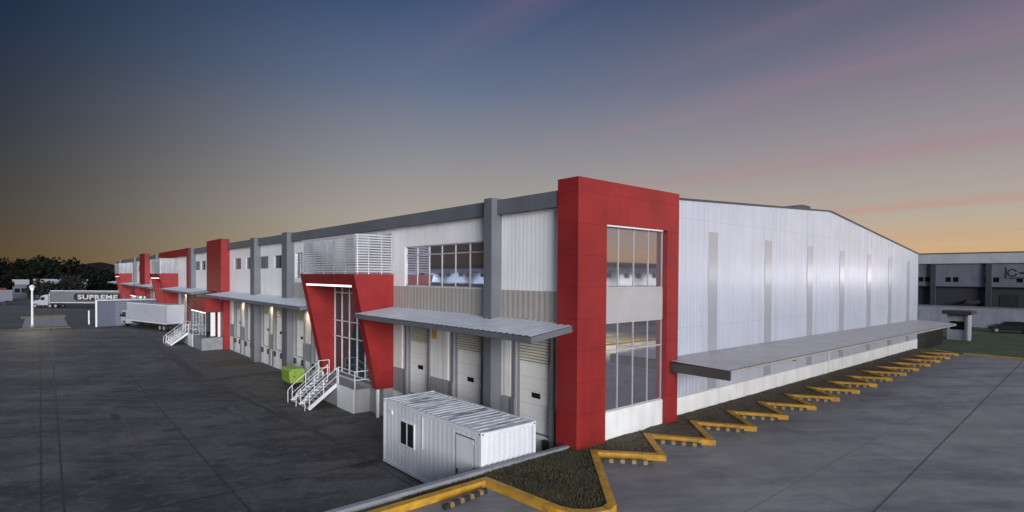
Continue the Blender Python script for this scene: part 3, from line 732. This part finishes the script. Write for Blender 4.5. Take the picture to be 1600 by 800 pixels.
for x in (cx_a-.006, cx_b-.15):
    for y in (cy_a-.006, cy_b-.16):
        cc = obj('corner_casting', MB().box(x, x+.16, y, y+.17, cz_b-.115, cz_b+.012, .01), m_cont, ct)
        obj('casting_hole', MB().box(x-.004, x+.02, y+.05, y+.12, cz_b-.085, cz_b-.03).box(x+.05, x+.11, y-.004, y+.02, cz_b-.085, cz_b-.03), m_rub, cc)
r_ = MB(); rows = [[], []]; y = cy_a+.14
while y < cy_b-.15:
    for dy_, d in ((0,0),(.12,0),(.16,-.03),(.28,-.03),(.32,0)):
        rows[0].append((cx_a+.12, min(y+dy_, cy_b-.13), cz_b-.012+d)); rows[1].append((cx_b-.12, min(y+dy_, cy_b-.13), cz_b-.012+d))
    y += .32
r_.sheet(rows); obj('container_roof', r_, m_croof, ct)
d = obj('container_door', MB().box(cx_a+.006, cx_a+.05, 15.05, 16.1, cz_a+.15, cz_b-.32, .008), m_cont, ct)
obj('door_handle', MB().box(cx_a-.04, cx_a+.006, 15.98, 16.02, .62, .80), m_dgrey, d)
obj('door_gap', MB().box(cx_a+.012, cx_a+.03, 15.02, 16.13, cz_a+.14, cz_b-.29), m_dgrey, d)
w_ = obj('container_window', MB().box(cx_a-.012, cx_a+.05, 18.95, 20.05, 0.70, 1.72), m_frame, ct)
for a_, b2 in ((19.02,19.45),(19.57,19.99)): obj('glass_pane', MB().box(cx_a-.02, cx_a-.004, a_, b2, .76, 1.66), m_blackg, w_)
for z_ in (.15, 1.05, 1.85): obj('hinge', MB().box(cx_a-.012, cx_a+.01, 15.06, 15.16, z_, z_+.09), m_galv, d)
obj('cable_conduit', MB().bar((cx_a-.02,18.3,.9),(cx_a-.02,18.3,2.15),.035,n=8), m_galv, ct)
obj('vent_cover', MB().box(cx_a-.02, cx_a+.02, 20.75, 21.05, 1.75, 1.95, .008), m_galv, ct)
obj('skid', MB().box(cx_a+.1, cx_b-.1, cy_a+.1, cy_b-.1, G, cz_a+.002), m_rub, ct)
obj('fork_pocket', MB().box(cx_a-.006, cx_a+.03, 17.4, 17.75, cz_a+.03, cz_a+.13), m_rub, ct)

# green bin beside the stairs
gbn = thing('rubbish_bin', 'lime green open waste skip beside the nearest entrance stairs', 'bin', (14.1, 40.3, G))
bn = MB(); bn.prism([(13.52,-.14),(14.45,-.14),(14.55,.72),(13.42,.72)], 'Y', 40.0, 41.7)
obj('bin_body', bn, m_green, gbn)
obj('bin_lid', MB().prism([(13.40,.722),(14.57,.722),(14.4,.86),(13.6,.86)], 'Y', 39.95, 41.75), mat('bin_lid', (.20,.34,.05), .5, var=.2, vs=3), gbn)
for x, y in ((13.65,40.15),(14.35,40.15),(13.65,41.5),(14.35,41.5)): obj('caster', MB().cyl((x-.04,y,G+.16), .155, .09, 'X'), m_rub, gbn)
# a steel ramp plate lying in front of the docks
o = MB().box(11.6, 14.8, 52.2, 56.6, G+.01, G+.045).prism([(10.6,G+.012),(11.598,G+.012),(11.598,G+.045)], 'Y', 52.2, 56.6)
o = obj('steel_ramp', o, m_rust); recentre(o, (13,54,G)); tag(o, 'rusty brown steel ramp plate lying before the docks', 'ramp')

# ------------------------------------------------------------------ vehicles
def wheel(parent, x, y, r=.5, w=.3):
    o = obj('wheel', MB().cyl((x, y-w/2, r), r, w, 'Y', 22), m_rub, parent, local=True)
    obj('rim', MB().cyl((x, y-w/2-.012, r), r*.55, w+.024, 'Y', 16), m_chrome, o, local=True)
def box_truck(name, label, cat, loc, rz, L_box, h0, h1, boxm, cab='van', text=None, w=2.5):
    """+x is forward; origin on the ground under the rear axle end of the box"""
    t = thing(name, label, cat, loc, None, rz)
    lo = lambda n, mb, m, p=None: obj(n, mb, m, p or t, local=True)
    bx = lo('cargo_box', MB().box(0, L_box, -w/2, w/2, h0, h1, .03), boxm)
    tr_ = MB()
    for z in (h0+.04, h1-.06):
        for s_ in (-1, 1): tr_.box(.04, L_box-.04, s_*(w/2+.004)-.012, s_*(w/2+.004)+.012, z-.06, z+.06)
    lo('box_rail', tr_, m_frame, bx)
    lo('chassis', MB().box(.2, L_box+1.2, -.45, .45, .62, .92), m_rub)
    lo('bumper_bar', MB().box(-.05, .05, -1.1, 1.1, .45, .6), m_rub)
    x0 = L_box+.35
    if cab == 'van':
        c = lo('cab', MB().prism([(x0,.5),(x0+2.0,.5),(x0+2.05,1.3),(x0+1.75,2.35),(x0+1.5,2.5),(x0,2.5)], 'Y', -1.12, 1.12), m_truckw)
        lo('windscreen', MB().prism([(x0+2.055,1.38),(x0+1.775,2.32),(x0+1.79,2.32),(x0+2.075,1.38)], 'Y', -.98, .98), m_blackg, c)
        for s_ in (-1, 1):
            lo('side_window', MB().prism([(x0+.35,1.45),(x0+1.75,1.45),(x0+1.55,2.2),(x0+.35,2.2)], 'Y', s_*1.125-.01, s_*1.125+.01), m_blackg, c)
            lo('headlight', MB().box(x0+1.99, x0+2.06, s_*.85-.18, s_*.85+.18, .8, 1.02), m_chrome, c)
            lo('mirror', MB().box(x0+1.6, x0+1.7, s_*1.3-.1, s_*1.3+.1, 1.5, 1.95), m_rub, c)
        lo('front_grille', MB().box(x0+2.0, x0+2.07, -.6, .6, .62, 1.1), m_rub, c)
        wx = [1.1, L_box+1.3] if L_box < 9 else [1.1, 2.3, L_box+1.3]
        r_w = .45
    else:
        c = lo('cab', MB().prism([(x0+.2,.7),(x0+2.1,.7),(x0+2.1,1.75),(x0+1.9,2.75),(x0+.9,3.1),(x0+.2,3.1)], 'Y', -1.15, 1.15), m_truckw)
        lo('bonnet', MB().prism([(x0+2.1,.75),(x0+4.0,.75),(x0+4.1,1.2),(x0+3.9,1.65),(x0+2.1,1.95)], 'Y', -.95, .95), m_truckw, c)
        lo('windscreen', MB().prism([(x0+2.105,1.9),(x0+1.93,2.62),(x0+1.95,2.62),(x0+2.125,1.9)], 'Y', -1.0, 1.0), m_blackg, c)
        for s_ in (-1, 1):
            lo('side_window', MB().prism([(x0+1.0,1.85),(x0+1.95,1.85),(x0+1.8,2.55),(x0+1.0,2.55)], 'Y', s_*1.155-.01, s_*1.155+.01), m_blackg, c)
            lo('mud_guard', MB().prism([(x0+2.5,.6),(x0+2.6,1.1),(x0+3.0,1.28),(x0+3.5,1.28),(x0+3.9,1.05),(x0+4.0,.8)], 'Y', s_*1.0-.16, s_*1.0+.16), m_truckw, c)
            lo('exhaust_stack', MB().cyl((x0+.05, s_*.95, 1.0), .08, 2.6), m_chrome, c)
        wx = [1.0, 2.3, L_box-1.2, L_box+.1, x0+3.2]; r_w = .52
    for x in wx:
        for s_ in (-1, 1): wheel(t, x, s_*(w/2-.22), r_w)
    if text:
        side = -w/2-.02        # the side facing the camera
        bd = MB(); pts = []; xc = L_box*.45; hw = 5.6; hh = .78; zc = (h0+h1)/2+.02
        for i in range(36):
            a = 2*math.pi*i/36; px = math.cos(a); pts.append((xc+(hw-hh)*(1 if px > 0 else -1)+hh*px, zc+hh*math.sin(a)))
        bd.prism(pts, 'Y', side-.02, side); lo('name_badge', bd, m_badge, bx)
        cu = bpy.data.curves.new('lettering', 'FONT'); cu.body = text; cu.size = 1.35; cu.align_x = 'CENTER'; cu.align_y = 'CENTER'; cu.extrude = .015; cu.offset = .035; cu.space_character = 1.12
        tmp = bpy.data.objects.new('tmp', cu); C.objects.link(tmp); bpy.context.view_layer.update()
        me = bpy.data.meshes.new_from_object(tmp.evaluated_get(bpy.context.evaluated_depsgraph_get())); bpy.data.objects.remove(tmp)
        xs = [v.co.x for v in me.vertices]; sc = 8.9/(max(xs)-min(xs))
        for v in me.vertices:
            x_, y_, z_ = v.co; v.co = (xc + x_*sc, side-.03-z_, zc+y_*1.0)
        o = bpy.data.objects.new('lettering', me); C.objects.link(o); o.parent = bx; me.materials.append(m_letter)
    return t
# far tractor trailer, its lettered side toward the camera and its bonnet to the left
A = Vector((16.6,155.4,G)); B = Vector((2.6,167.5,G)); ang = math.atan2(B.y-A.y, B.x-A.x)
def trailer_flip():
    t = box_truck('trailer_truck', 'white bonneted truck with a long grey trailer lettered SUPREME across the far yard', 'truck', A, ang, (B-A).length, 1.25, 4.1, m_box, 'semi', None)
    return t
tt = trailer_flip()
# lettering on the trailer's left flank (its +y side faces away, so place on the side facing the camera)
def letter_side(t, text, Lb, h0, h1, w=2.5):
    cam_local = t.matrix_world.inverted() if False else Matrix.Rotation(-ang, 3, 'Z')
    cl = cam_local @ (Vector((0,0,7.6))-A); s_ = 1 if cl.y > 0 else -1
    bx = [c for c in t.children if c.name.startswith('cargo_box')][0]
    side = s_*(w/2+.02); xc = Lb*.40; hw = 5.6; hh = .85; zc = (h0+h1)/2-.05
    pts = []
    for i in range(36):
        a = 2*math.pi*i/36; px = math.cos(a); pts.append((xc+(hw-hh)*(1 if px > 0 else -1)+hh*px, zc+hh*math.sin(a)))
    obj('name_badge', MB().prism(pts, 'Y', side-.02, side+.02), m_badge, bx, local=True)
    cu = bpy.data.curves.new('lettering', 'FONT'); cu.body = text; cu.size = 1.45; cu.align_x = 'CENTER'; cu.align_y = 'CENTER'; cu.extrude = .015; cu.offset = .05; cu.space_character = 1.1
    tmp = bpy.data.objects.new('tmp', cu); C.objects.link(tmp); bpy.context.view_layer.update()
    me = bpy.data.meshes.new_from_object(tmp.evaluated_get(bpy.context.evaluated_depsgraph_get())); bpy.data.objects.remove(tmp)
    xs = [v.co.x for v in me.vertices]; ys = [v.co.y for v in me.vertices]; sc = 9.3/(max(xs)-min(xs)); ym = (max(ys)+min(ys))/2; sy = 1.12/(max(ys)-min(ys))
    for v in me.vertices:
        x_, y_, z_ = v.co; v.co = (xc + x_*sc*(-s_), side+s_*(.03+z_), zc+(y_-ym)*sy)
    o = bpy.data.objects.new('lettering', me); C.objects.link(o); o.parent = bx; me.materials.append(m_letter)
letter_side(tt, 'SUPREME', (B-A).length, 1.25, 4.1)
# box truck backed against the docks
A2 = Vector((14.6,89.6,G)); B2 = Vector((10.9,103.0,G)); d2 = B2-A2
box_truck('box_truck', 'white cab box truck with pale blue box backed toward the docks', 'truck', A2, math.atan2(d2.y, d2.x), d2.length-1.2, 1.05, 3.75, m_boxb, 'van')

# dark car at the right edge
def car(loc, rz, label):
    c = thing('parked_car', label, 'car', loc, None, rz)
    lo = lambda n, mb, m, p=None, **k_: obj(n, mb, m, p or c, local=True, **k_)
    prof = [(-2.2,.35),(2.15,.35),(2.25,.6),(2.1,.85),(1.1,.98),(.45,1.42),(-1.0,1.46),(-1.75,1.05),(-2.2,.98),(-2.28,.6)]
    b_ = MB().prism(prof, 'Y', -.86, .86); bmesh.ops.bevel(b_.bm, geom=list(b_.bm.edges), offset=.06, segments=2, affect='EDGES')
    bd = lo('body', b_, m_carp, smooth=False)
    for s_ in (-1, 1):
        lo('side_window', MB().prism([(.95,1.0),(.4,1.36),(-.95,1.39),(-1.5,1.04)], 'Y', s_*.868-.008, s_*.868+.008), m_blackg, bd)
        lo('headlight', MB().box(2.12, 2.25, s_*.62-.16, s_*.62+.16, .64, .78), m_chrome, bd)
        lo('tail_light', MB().box(-2.3, -2.2, s_*.62-.16, s_*.62+.16, .75, .92), m_redp, bd)
        for x in (-1.4, 1.4): wheel(c, x, s_*.76, .33, .2)
    lo('windscreen', MB().prism([(1.13,1.0),(.5,1.4),(.53,1.42),(1.17,1.02)], 'Y', -.72, .72), m_blackg, bd)
    return c
car((91.0, 11.6, T+.02), R(104), 'dark parked car at the right edge beyond the lawn')
car((91.5, 6.0, T+.02), R(96), 'second dark car just outside the lawn, mostly cut by the frame')

# lamp post on its planted traffic island
struct('traffic_island', MB().box(-2.2, 3.5, 104.8, 106.2, G, G+.16, .03).box(-2.6, 3.7, 131, 133.0, G, G+.3, .03), mat('faded_kerb', (.10, .085, .03), .7, var=.3, vs=.8))
struct('island_soil', MB().box(-2.0, 3.3, 105.0, 106.0, G+.10, G+.20).box(-1.2, 3.5, 131.2, 132.8, G+.2, G+.5), m_mulch)
struct('island_paving', MB().box(-2.0, 3.3, 106.25, 130.9, G+.001, G+.05), m_conc)
lp = thing('street_lamp', 'white street lamp on the traffic island across the yard', 'street lamp', (-.85,106.9,G))
obj('lamp_pole', MB().cyl((-.85,106.9,G), .17, 5.6, n=12, r2=.12), m_galv, lp)
obj('lamp_base', MB().cyl((-.85,106.9,G+.05), .3, .4, n=12), m_conc, lp)
lh = obj('lamp_head', MB().cyl((-.85,106.9,5.15), .18, .5, n=12, r2=.38).cyl((-.85,106.9,5.655), .38, .25, n=12, r2=.1), m_galv, lp)
obj('lamp_glass', MB().box(-1.0,-.7,106.5,106.56,5.2,5.3), m_led2, lh)
lamp('yard_lamp', 'SPOT', (-.9,105.6,5.4), 900, (1, .86, .64), (-4.0,97,G), .3, 150, lp)

# ------------------------------------------------------------------ gate shed, left background
sh = thing('gate_shed', 'blue grey sheet metal shed with slatted roller door behind the box truck', 'shed', (11,105,G))
obj('shed_body', MB().box(6.6, 14.6, 104.2, 107.2, G, 3.5), m_shed, sh)
obj('shed_roof', MB().box(6.5, 14.7, 104.1, 107.3, 3.503, 3.62), m_roofm, sh)
obj('end_post', MB().box(6.35, 6.58, 104.0, 104.25, G, 3.6), m_galv, sh)
rd = MB()
for i in range(11): rd.prism([(104.19,.0+i*.33-.35),(104.13,.05+i*.33-.35),(104.13,.25+i*.33-.35),(104.19,.31+i*.33-.35)], 'X', 8.8, 11.6)
obj('roller_door', rd, m_slat, sh)
o = thing('bollard', 'short white bollard left of the blue grey shed', 'bollard', (5.9,110,G))
obj('bollard_post', MB().cyl((5.9,110,G), .12, 2.1, n=12), m_galv, o); obj('bollard_cap', MB().cyl((5.9,110,G+2.1), .14, .12, n=12, r2=.04), m_galv, o)

# ------------------------------------------------------------------ far left background
hm = MB(); rows = []
random.seed(11)
import mathutils
hts = {}
for j in range(7):
    r_ = []
    for i in range(60):
        a = R(-14)+R(44)*i/59     # azimuth from +Y toward +X
        d_ = 330+j*45; z = -1 + 16*math.sin(min(1, j/5)*math.pi/2)*(.75+.3*math.sin(i*.35)+.12*math.sin(i*1.1))
        r_.append((d_*math.sin(a), d_*math.cos(a), z))
    rows.append(r_)
struct('hill', MB().sheet(rows), m_leaf)
def leaf_quad(mb, p, s):
    u = Vector((random.gauss(0,1),random.gauss(0,1),random.gauss(0,1))).normalized(); v = u.orthogonal().normalized(); w = u.cross(v)
    mb.bm.faces.new([mb.bm.verts.new(p+v*a*s+w*b_*s) for a, b_ in ((-.5,-.35),(.5,-.35),(.6,.3),(0,.55),(-.6,.3))])
wd = MB()
for i in range(230):
    a = R(-12)+R(24)*random.random(); d_ = random.uniform(255, 380); hh = random.uniform(7.5, 12.5)*(d_/300)*(1.12 if a < R(-2.2) or R(-.5) < a < R(1.6) else 1.0)*(1 if a < R(2) else max(.42, 1-(a-R(2))*11))
    c = Vector((d_*math.sin(a), d_*math.cos(a), hh*.55)); rr = random.uniform(3.5, 6.5)
    for _ in range(170):
        q = Vector((random.gauss(0,1),random.gauss(0,1),random.gauss(0,1))).normalized()*random.uniform(.6,1.05)
        leaf_quad(wd, c+Vector((q.x*rr, q.y*rr, q.z*hh*.5)), random.uniform(.6,1.5))
o = obj('far_wood', wd, m_leaf); o['kind'] = 'stuff'; tag(o, 'dark wooded ridge along the left horizon', 'wood')
def tree(x, y, h, rr, label, m):
    t = thing('broad_tree', label, 'tree', (x, y, G), 'dark trees between the yard and the ridge')
    tk = MB(); tk.cyl((x,y,G), .28, h*.5, n=9, r2=.16)
    for i in range(5):
        a = i*1.26+random.random(); tk.bar((x,y,h*.38),(x+rr*.6*math.cos(a),y+rr*.6*math.sin(a),h*.7), .13, n=6)
    obj('trunk', tk, m_bark, t)
    cr = MB(); cl_ = [Vector((x+random.uniform(-.6,.6)*rr, y+random.uniform(-.6,.6)*rr, h*random.uniform(.42,.9))) for _ in range(13)]
    for c in cl_:
        s_ = rr*random.uniform(.32,.5)
        for _ in range(85):
            q = Vector((random.gauss(0,1),random.gauss(0,1),random.gauss(0,.8))).normalized()*random.uniform(.5,1.08)*s_; leaf_quad(cr, c+q, random.uniform(.35,.7))
    obj('crown', cr, m, t); return t
tree(6.5,196,6.6,3.6,'small dark tree just left of the trailer lettering', m_leaf2)
tree(12.5,204,8.6,4.4,'dark round tree above the trailer lettering', m_leaf)
tree(17.3,214,9.6,4.6,'taller dark tree right of the round one, by the far end of the row', m_leaf2)
tree(22.0,226,11.4,5.0,'tallest dark tree touching the far end of the warehouse row', m_leaf)
tree(.2,190,5.4,3.2,'low dark tree behind the truck cab', m_leaf2)
tree(-8.0,214,6.2,3.4,'low dark tree behind the street lamp', m_leaf)
def house(x, y, w, d_, h, label, roofm, wallm):
    t = thing('far_house', label, 'building', (x, y, G), 'low buildings below the ridge')
    obj('wall', MB().box(x-w/2, x+w/2, y-d_/2, y+d_/2, G, h), wallm, t)
    obj('roof', MB().prism([(y-d_/2-.4,h+.01),(y+d_/2+.4,h+.01),(y,h+1.6)], 'X', x-w/2-.4, x+w/2+.4), roofm, t)
    wn = MB()
    for i in range(4): wn.box(x-w/2+w*(i+.5)/4-.6, x-w/2+w*(i+.5)/4+.6, y-d_/2-.05, y-d_/2-.01, h-2.4, h-1.2)
    obj('window', wn, m_blackg, t); return t
m_wroof = mat('white_roof', (.40,.40,.40), .5, var=.05)
house(-6.2,236,6.5,9,4.0,'low building with a white roof behind the street lamp', m_wroof, m_dark)
house(1.0,240,4.5,9,4.1,'middle white-roofed building below the ridge', m_wroof, m_dark)
house(8.6,246,9,9,4.0,'widest white-roofed building, left of the dark trees', m_wroof, m_dark)
house(-15,214,15,8,2.6,'red-roofed low building at the left edge', m_tile, m_dark)
def parked_trailer(x, y, L_, label):
    t = thing('parked_trailer', label, 'trailer', (x, y, G))
    obj('cargo_box', MB().box(x, x+L_, y, y+2.5, .7, 3.4, .04), m_far, t)
    obj('door_frame', MB().box(x+L_+.002, x+L_+.05, y+.1, y+2.4, .75, 3.35), m_frame, t)
    for k_ in (1.2, 2.4, L_-1.4):
        w_ = obj('wheel', MB().cyl((x+k_, y+.05, G+.45), .45, .3, 'Y'), m_rub, t)
    obj('landing_leg', MB().box(x+L_*.3, x+L_*.3+.12, y+.3, y+.42, G, .7).box(x+L_*.3, x+L_*.3+.12, y+2.1, y+2.22, G, .7), m_rub, t)
parked_trailer(-18.5, 186, 13.2, 'pale box trailer parked at the left edge behind the lamp post')

# ------------------------------------------------------------------ right background
rb = thing('neighbour_warehouse', 'dark grey neighbouring warehouse with pale roof edge beyond the lawn', 'warehouse', (104, 0, T))
nx = 104.0; ya, yb = 1, 70
wn = []
for y in range(2, 66, 8): wn += [(y+1.2, y+1.9, 7.15, 7.85), (y+2.1, y+2.8, 7.15, 7.85), (y+4.6, y+5.3, 7.15, 7.85), (y+5.5, y+6.2, 7.15, 7.85)]
obj('upper_wall', MB().wall('X', nx, ya, yb, 6.5, 9.9, wn, .15), m_dark, rb)
obj('lower_wall', MB().wall('X', nx+.25, ya, yb, T, 6.42, [], .1), mat('lower_dark_wall', (.035,.037,.045), .7, var=.15), rb)
obj('ledge', MB().box(nx-.15, nx+.3, ya, yb, 6.42, 6.5), m_dgrey, rb)
obj('roof_edge', MB().box(nx-.25, nx+2, ya, yb, 9.9, 11.35), m_roofm, rb)
obj('roof_trim', MB().box(nx-.3, nx+2.1, ya, yb, 11.353, 11.5), m_dgrey, rb)
for a, b2, z0, z1 in wn: obj('window', MB().quad((nx+.14,a,z0),(nx+.14,b2,z0),(nx+.14,b2,z1),(nx+.14,a,z1)), m_blackg, rb)
for y in (22.2, 15.7, 7.6, 30.3): obj('column', MB().box(nx-.35, nx+.05, y-.32, y+.32, T, 9.86), m_dgrey, rb)
obj('dock_door', MB().box(nx+.2, nx+.24, 12.5, 14.5, T, 5.4), m_rub, rb)
obj('awning', MB().prism([(nx-1.2,4.0),(nx+.24,4.4),(nx+.24,4.55),(nx-1.2,4.12)], 'Y', 16.6, 18.2), m_brown, rb)
sg = obj('logo_sign', MB().box(nx-.10, nx-.004, 9.0, 13.8, 7.7, 9.3), m_dark, rb)
rg = MB()
for i in range(20):
    a0 = 2*math.pi*i/20; a1 = 2*math.pi*(i+1)/20
    if i in (0, 19): continue
    rg.quad((nx-.12,13.2-.55*math.cos(a0),8.5+.55*math.sin(a0)),(nx-.12,13.2-.55*math.cos(a1),8.5+.55*math.sin(a1)),(nx-.12,13.2-.38*math.cos(a1),8.5+.38*math.sin(a1)),(nx-.12,13.2-.38*math.cos(a0),8.5+.38*math.sin(a0)))
obj('logo_ring', rg, m_badge, sg)
obj('logo_bar', MB().box(nx-.13,nx-.11,9.2,12.4,8.35,8.6).box(nx-.13,nx-.11,9.2,13.5,7.75,7.85), m_badge, sg)
o = obj('perimeter_wall', MB().box(98.0, 98.3, 0, 60, -1, 3.7), m_fwall); recentre(o, (98.1,0,-1)); tag(o, 'long pale perimeter wall between the lawn and the dark warehouse', 'wall')
obj('coping', MB().box(97.9, 98.4, 0, 60, 3.703, 3.8), m_conc, o)
gh = thing('gatehouse', 'small booth with a flat dark roof and white corner post on the lawn', 'gatehouse', (77, 14, T))
obj('booth_wall', MB().box(75.8, 77.6, 13.1, 14.9, T, 3.75), m_fwall, gh)
obj('flat_roof', MB().box(75.3, 78.0, 12.75, 15.3, 3.753, 4.15), m_brown, gh)
obj('corner_post', MB().box(75.45, 75.6, 12.82, 12.97, T, 3.75), m_frame, gh)
obj('booth_window', MB().box(75.76, 75.795, 13.4, 14.6, 2.1, 3.0), m_blackg, gh)
fc = thing('picket_fence', 'dark steel picket fence running on from the far gable corner', 'fence', (66, 14.2, T))
pk = MB()
for i in range(26): pk.box(63.0+i*.28, 63.05+i*.28, 14.1, 14.15, T, T+1.9)
obj('pickets', pk, m_brown, fc); obj('rails', MB().box(62.95, 70.1, 14.152, 14.19, T+.3, T+.38).box(62.95, 70.1, 14.152, 14.19, T+1.6, T+1.68), m_brown, fc)

# ------------------------------------------------------------------ buildings behind the camera, seen in the window reflections
def opposite(axis, pos, a, b, label, sgn):
    t = thing('opposite_warehouse', label, 'warehouse', (pos, (a+b)/2, G) if axis == 'X' else ((a+b)/2, pos, G))
    hs = []; u = a+4
    while u < b-6: hs += [(u, u+2.2, 7.3, 8.5), (u+4.5, u+6.7, 7.3, 8.5)]; u += 11
    ld = []; u = a+3
    while u < b-5: ld.append((u, u+2.8, .2, 3.6)); u += 5.5
    obj('upper_wall', MB().wall(axis, pos, a, b, 5.6, 9.8, hs, .2, sgn), m_floodw, t)
    obj('lower_wall', MB().wall(axis, pos, a, b, -1, 5.5, ld, .3, sgn), m_paint, t)
    def face(hl, d_, m, name):
        for h in hl:
            q = MB()
            P = lambda u, z: (pos+d_*sgn, u, z) if axis == 'X' else (u, pos+d_*sgn, z)
            q.quad(P(h[0],h[2]),P(h[1],h[2]),P(h[1],h[3]),P(h[0],h[3]))
            obj(name, q, m, t)
    face(hs, .18, m_blackg, 'window'); face(ld, .28, m_grey, 'dock_door')
    if axis == 'X': obj('roof_edge', MB().box(min(pos-.4,pos+12*sgn), max(pos-.4,pos+12*sgn), a, b, 9.8, 10.9), m_dgrey, t); obj('canopy', MB().box(min(pos,pos-2.4*sgn), max(pos,pos-2.4*sgn), a, b, 5.35, 5.55), m_roofm, t)
    else: obj('roof_edge', MB().box(a, b, min(pos-.4,pos+12*sgn), max(pos+.4,pos+12*sgn), 9.8, 10.9), m_dgrey, t); obj('canopy', MB().box(a, b, min(pos,pos-2.4*sgn), max(pos,pos-2.4*sgn), 5.35, 5.55), m_roofm, t)
opposite('X', -66, 18, 170, 'white warehouse across the yard, seen mirrored in the upper windows', -1)
opposite('Y', -52, 0, 130, 'white warehouse across the car park, seen mirrored in the tower window', -1)
struct('opposite_kerb', MB().box(-30, 61.8, -6.2, -6.0, T, T+.15).box(-30, 61.8, -11.1, -10.9, T, T+.15), m_kerb)
struct('opposite_lawn', MB().box(-30, 61.8, -10.88, -6.22, T+.001, T+.12), m_grass)

for ax_, spots_ in (('Y', (84, 94, 104, 114, 124)), ('X', (112, 126, 140, 154, 168))):  # the row across the yard is unseen, added to brighten the window reflections
    for n_, u in enumerate(spots_):
        where = ('nearest', 'second nearest', 'middle', 'fourth', 'farthest')[n_]
        p = (u, -48.5, 8.6) if ax_ == 'Y' else (-62.5, u, 8.6)
        t = thing('wall_flood', '%s flood lamp on the wall of the warehouse across the %s' % (where, 'car park' if ax_ == 'Y' else 'yard'), 'wall lamp', p, 'flood lamps on the opposite warehouses')
        obj('lamp_body', MB().box(p[0]-.3, p[0]+.3, p[1]-.3, p[1]+.3, p[2], p[2]+.25, .03), m_dgrey, t)
        obj('lamp_arm', (MB().box(p[0]-.05, p[0]+.05, -51.99, p[1]-.3, p[2]+.1, p[2]+.2) if ax_ == 'Y' else MB().box(-65.99, p[0]-.3, p[1]-.05, p[1]+.05, p[2]+.1, p[2]+.2)), m_dgrey, t)
        obj('lamp_lens', MB().quad((p[0]-.25,p[1]-.25,p[2]-.004),(p[0]+.25,p[1]-.25,p[2]-.004),(p[0]+.25,p[1]+.25,p[2]-.004),(p[0]-.25,p[1]+.25,p[2]-.004)), m_led2, t)
        tg = (u, -51, 2) if ax_ == 'Y' else (-65, u, 2)
        lamp('flood', 'SPOT', (p[0], p[1], p[2]-.1), 2600 if ax_ == 'Y' else 4200, (1, .95, .78) if ax_ == 'Y' else (.72, .88, 1), tg, .3, 150, t)

# lamp post on the strip across the car park (it shows in the tower window)
t = thing('street_lamp', 'lamp post on the grass strip across the car park, mirrored in the tower window', 'street lamp', (43, -8.5, T))
obj('lamp_pole', MB().cyl((43,-8.5,T), .11, 7.0, n=10, r2=.07), m_galv, t)
lh = obj('lamp_head', MB().box(42.75, 43.25, -9.6, -8.4, 7.95, 8.12, .03), m_galv, t)
obj('lamp_glass', MB().quad((42.8,-9.5,7.945),(43.2,-9.5,7.945),(43.2,-8.9,7.945),(42.8,-8.9,7.945)), m_led2, lh)
lamp('strip_lamp', 'SPOT', (43,-9.2,7.9), 24000, (1, .90, .60), (43,-9.0,0), .2, 130, t)
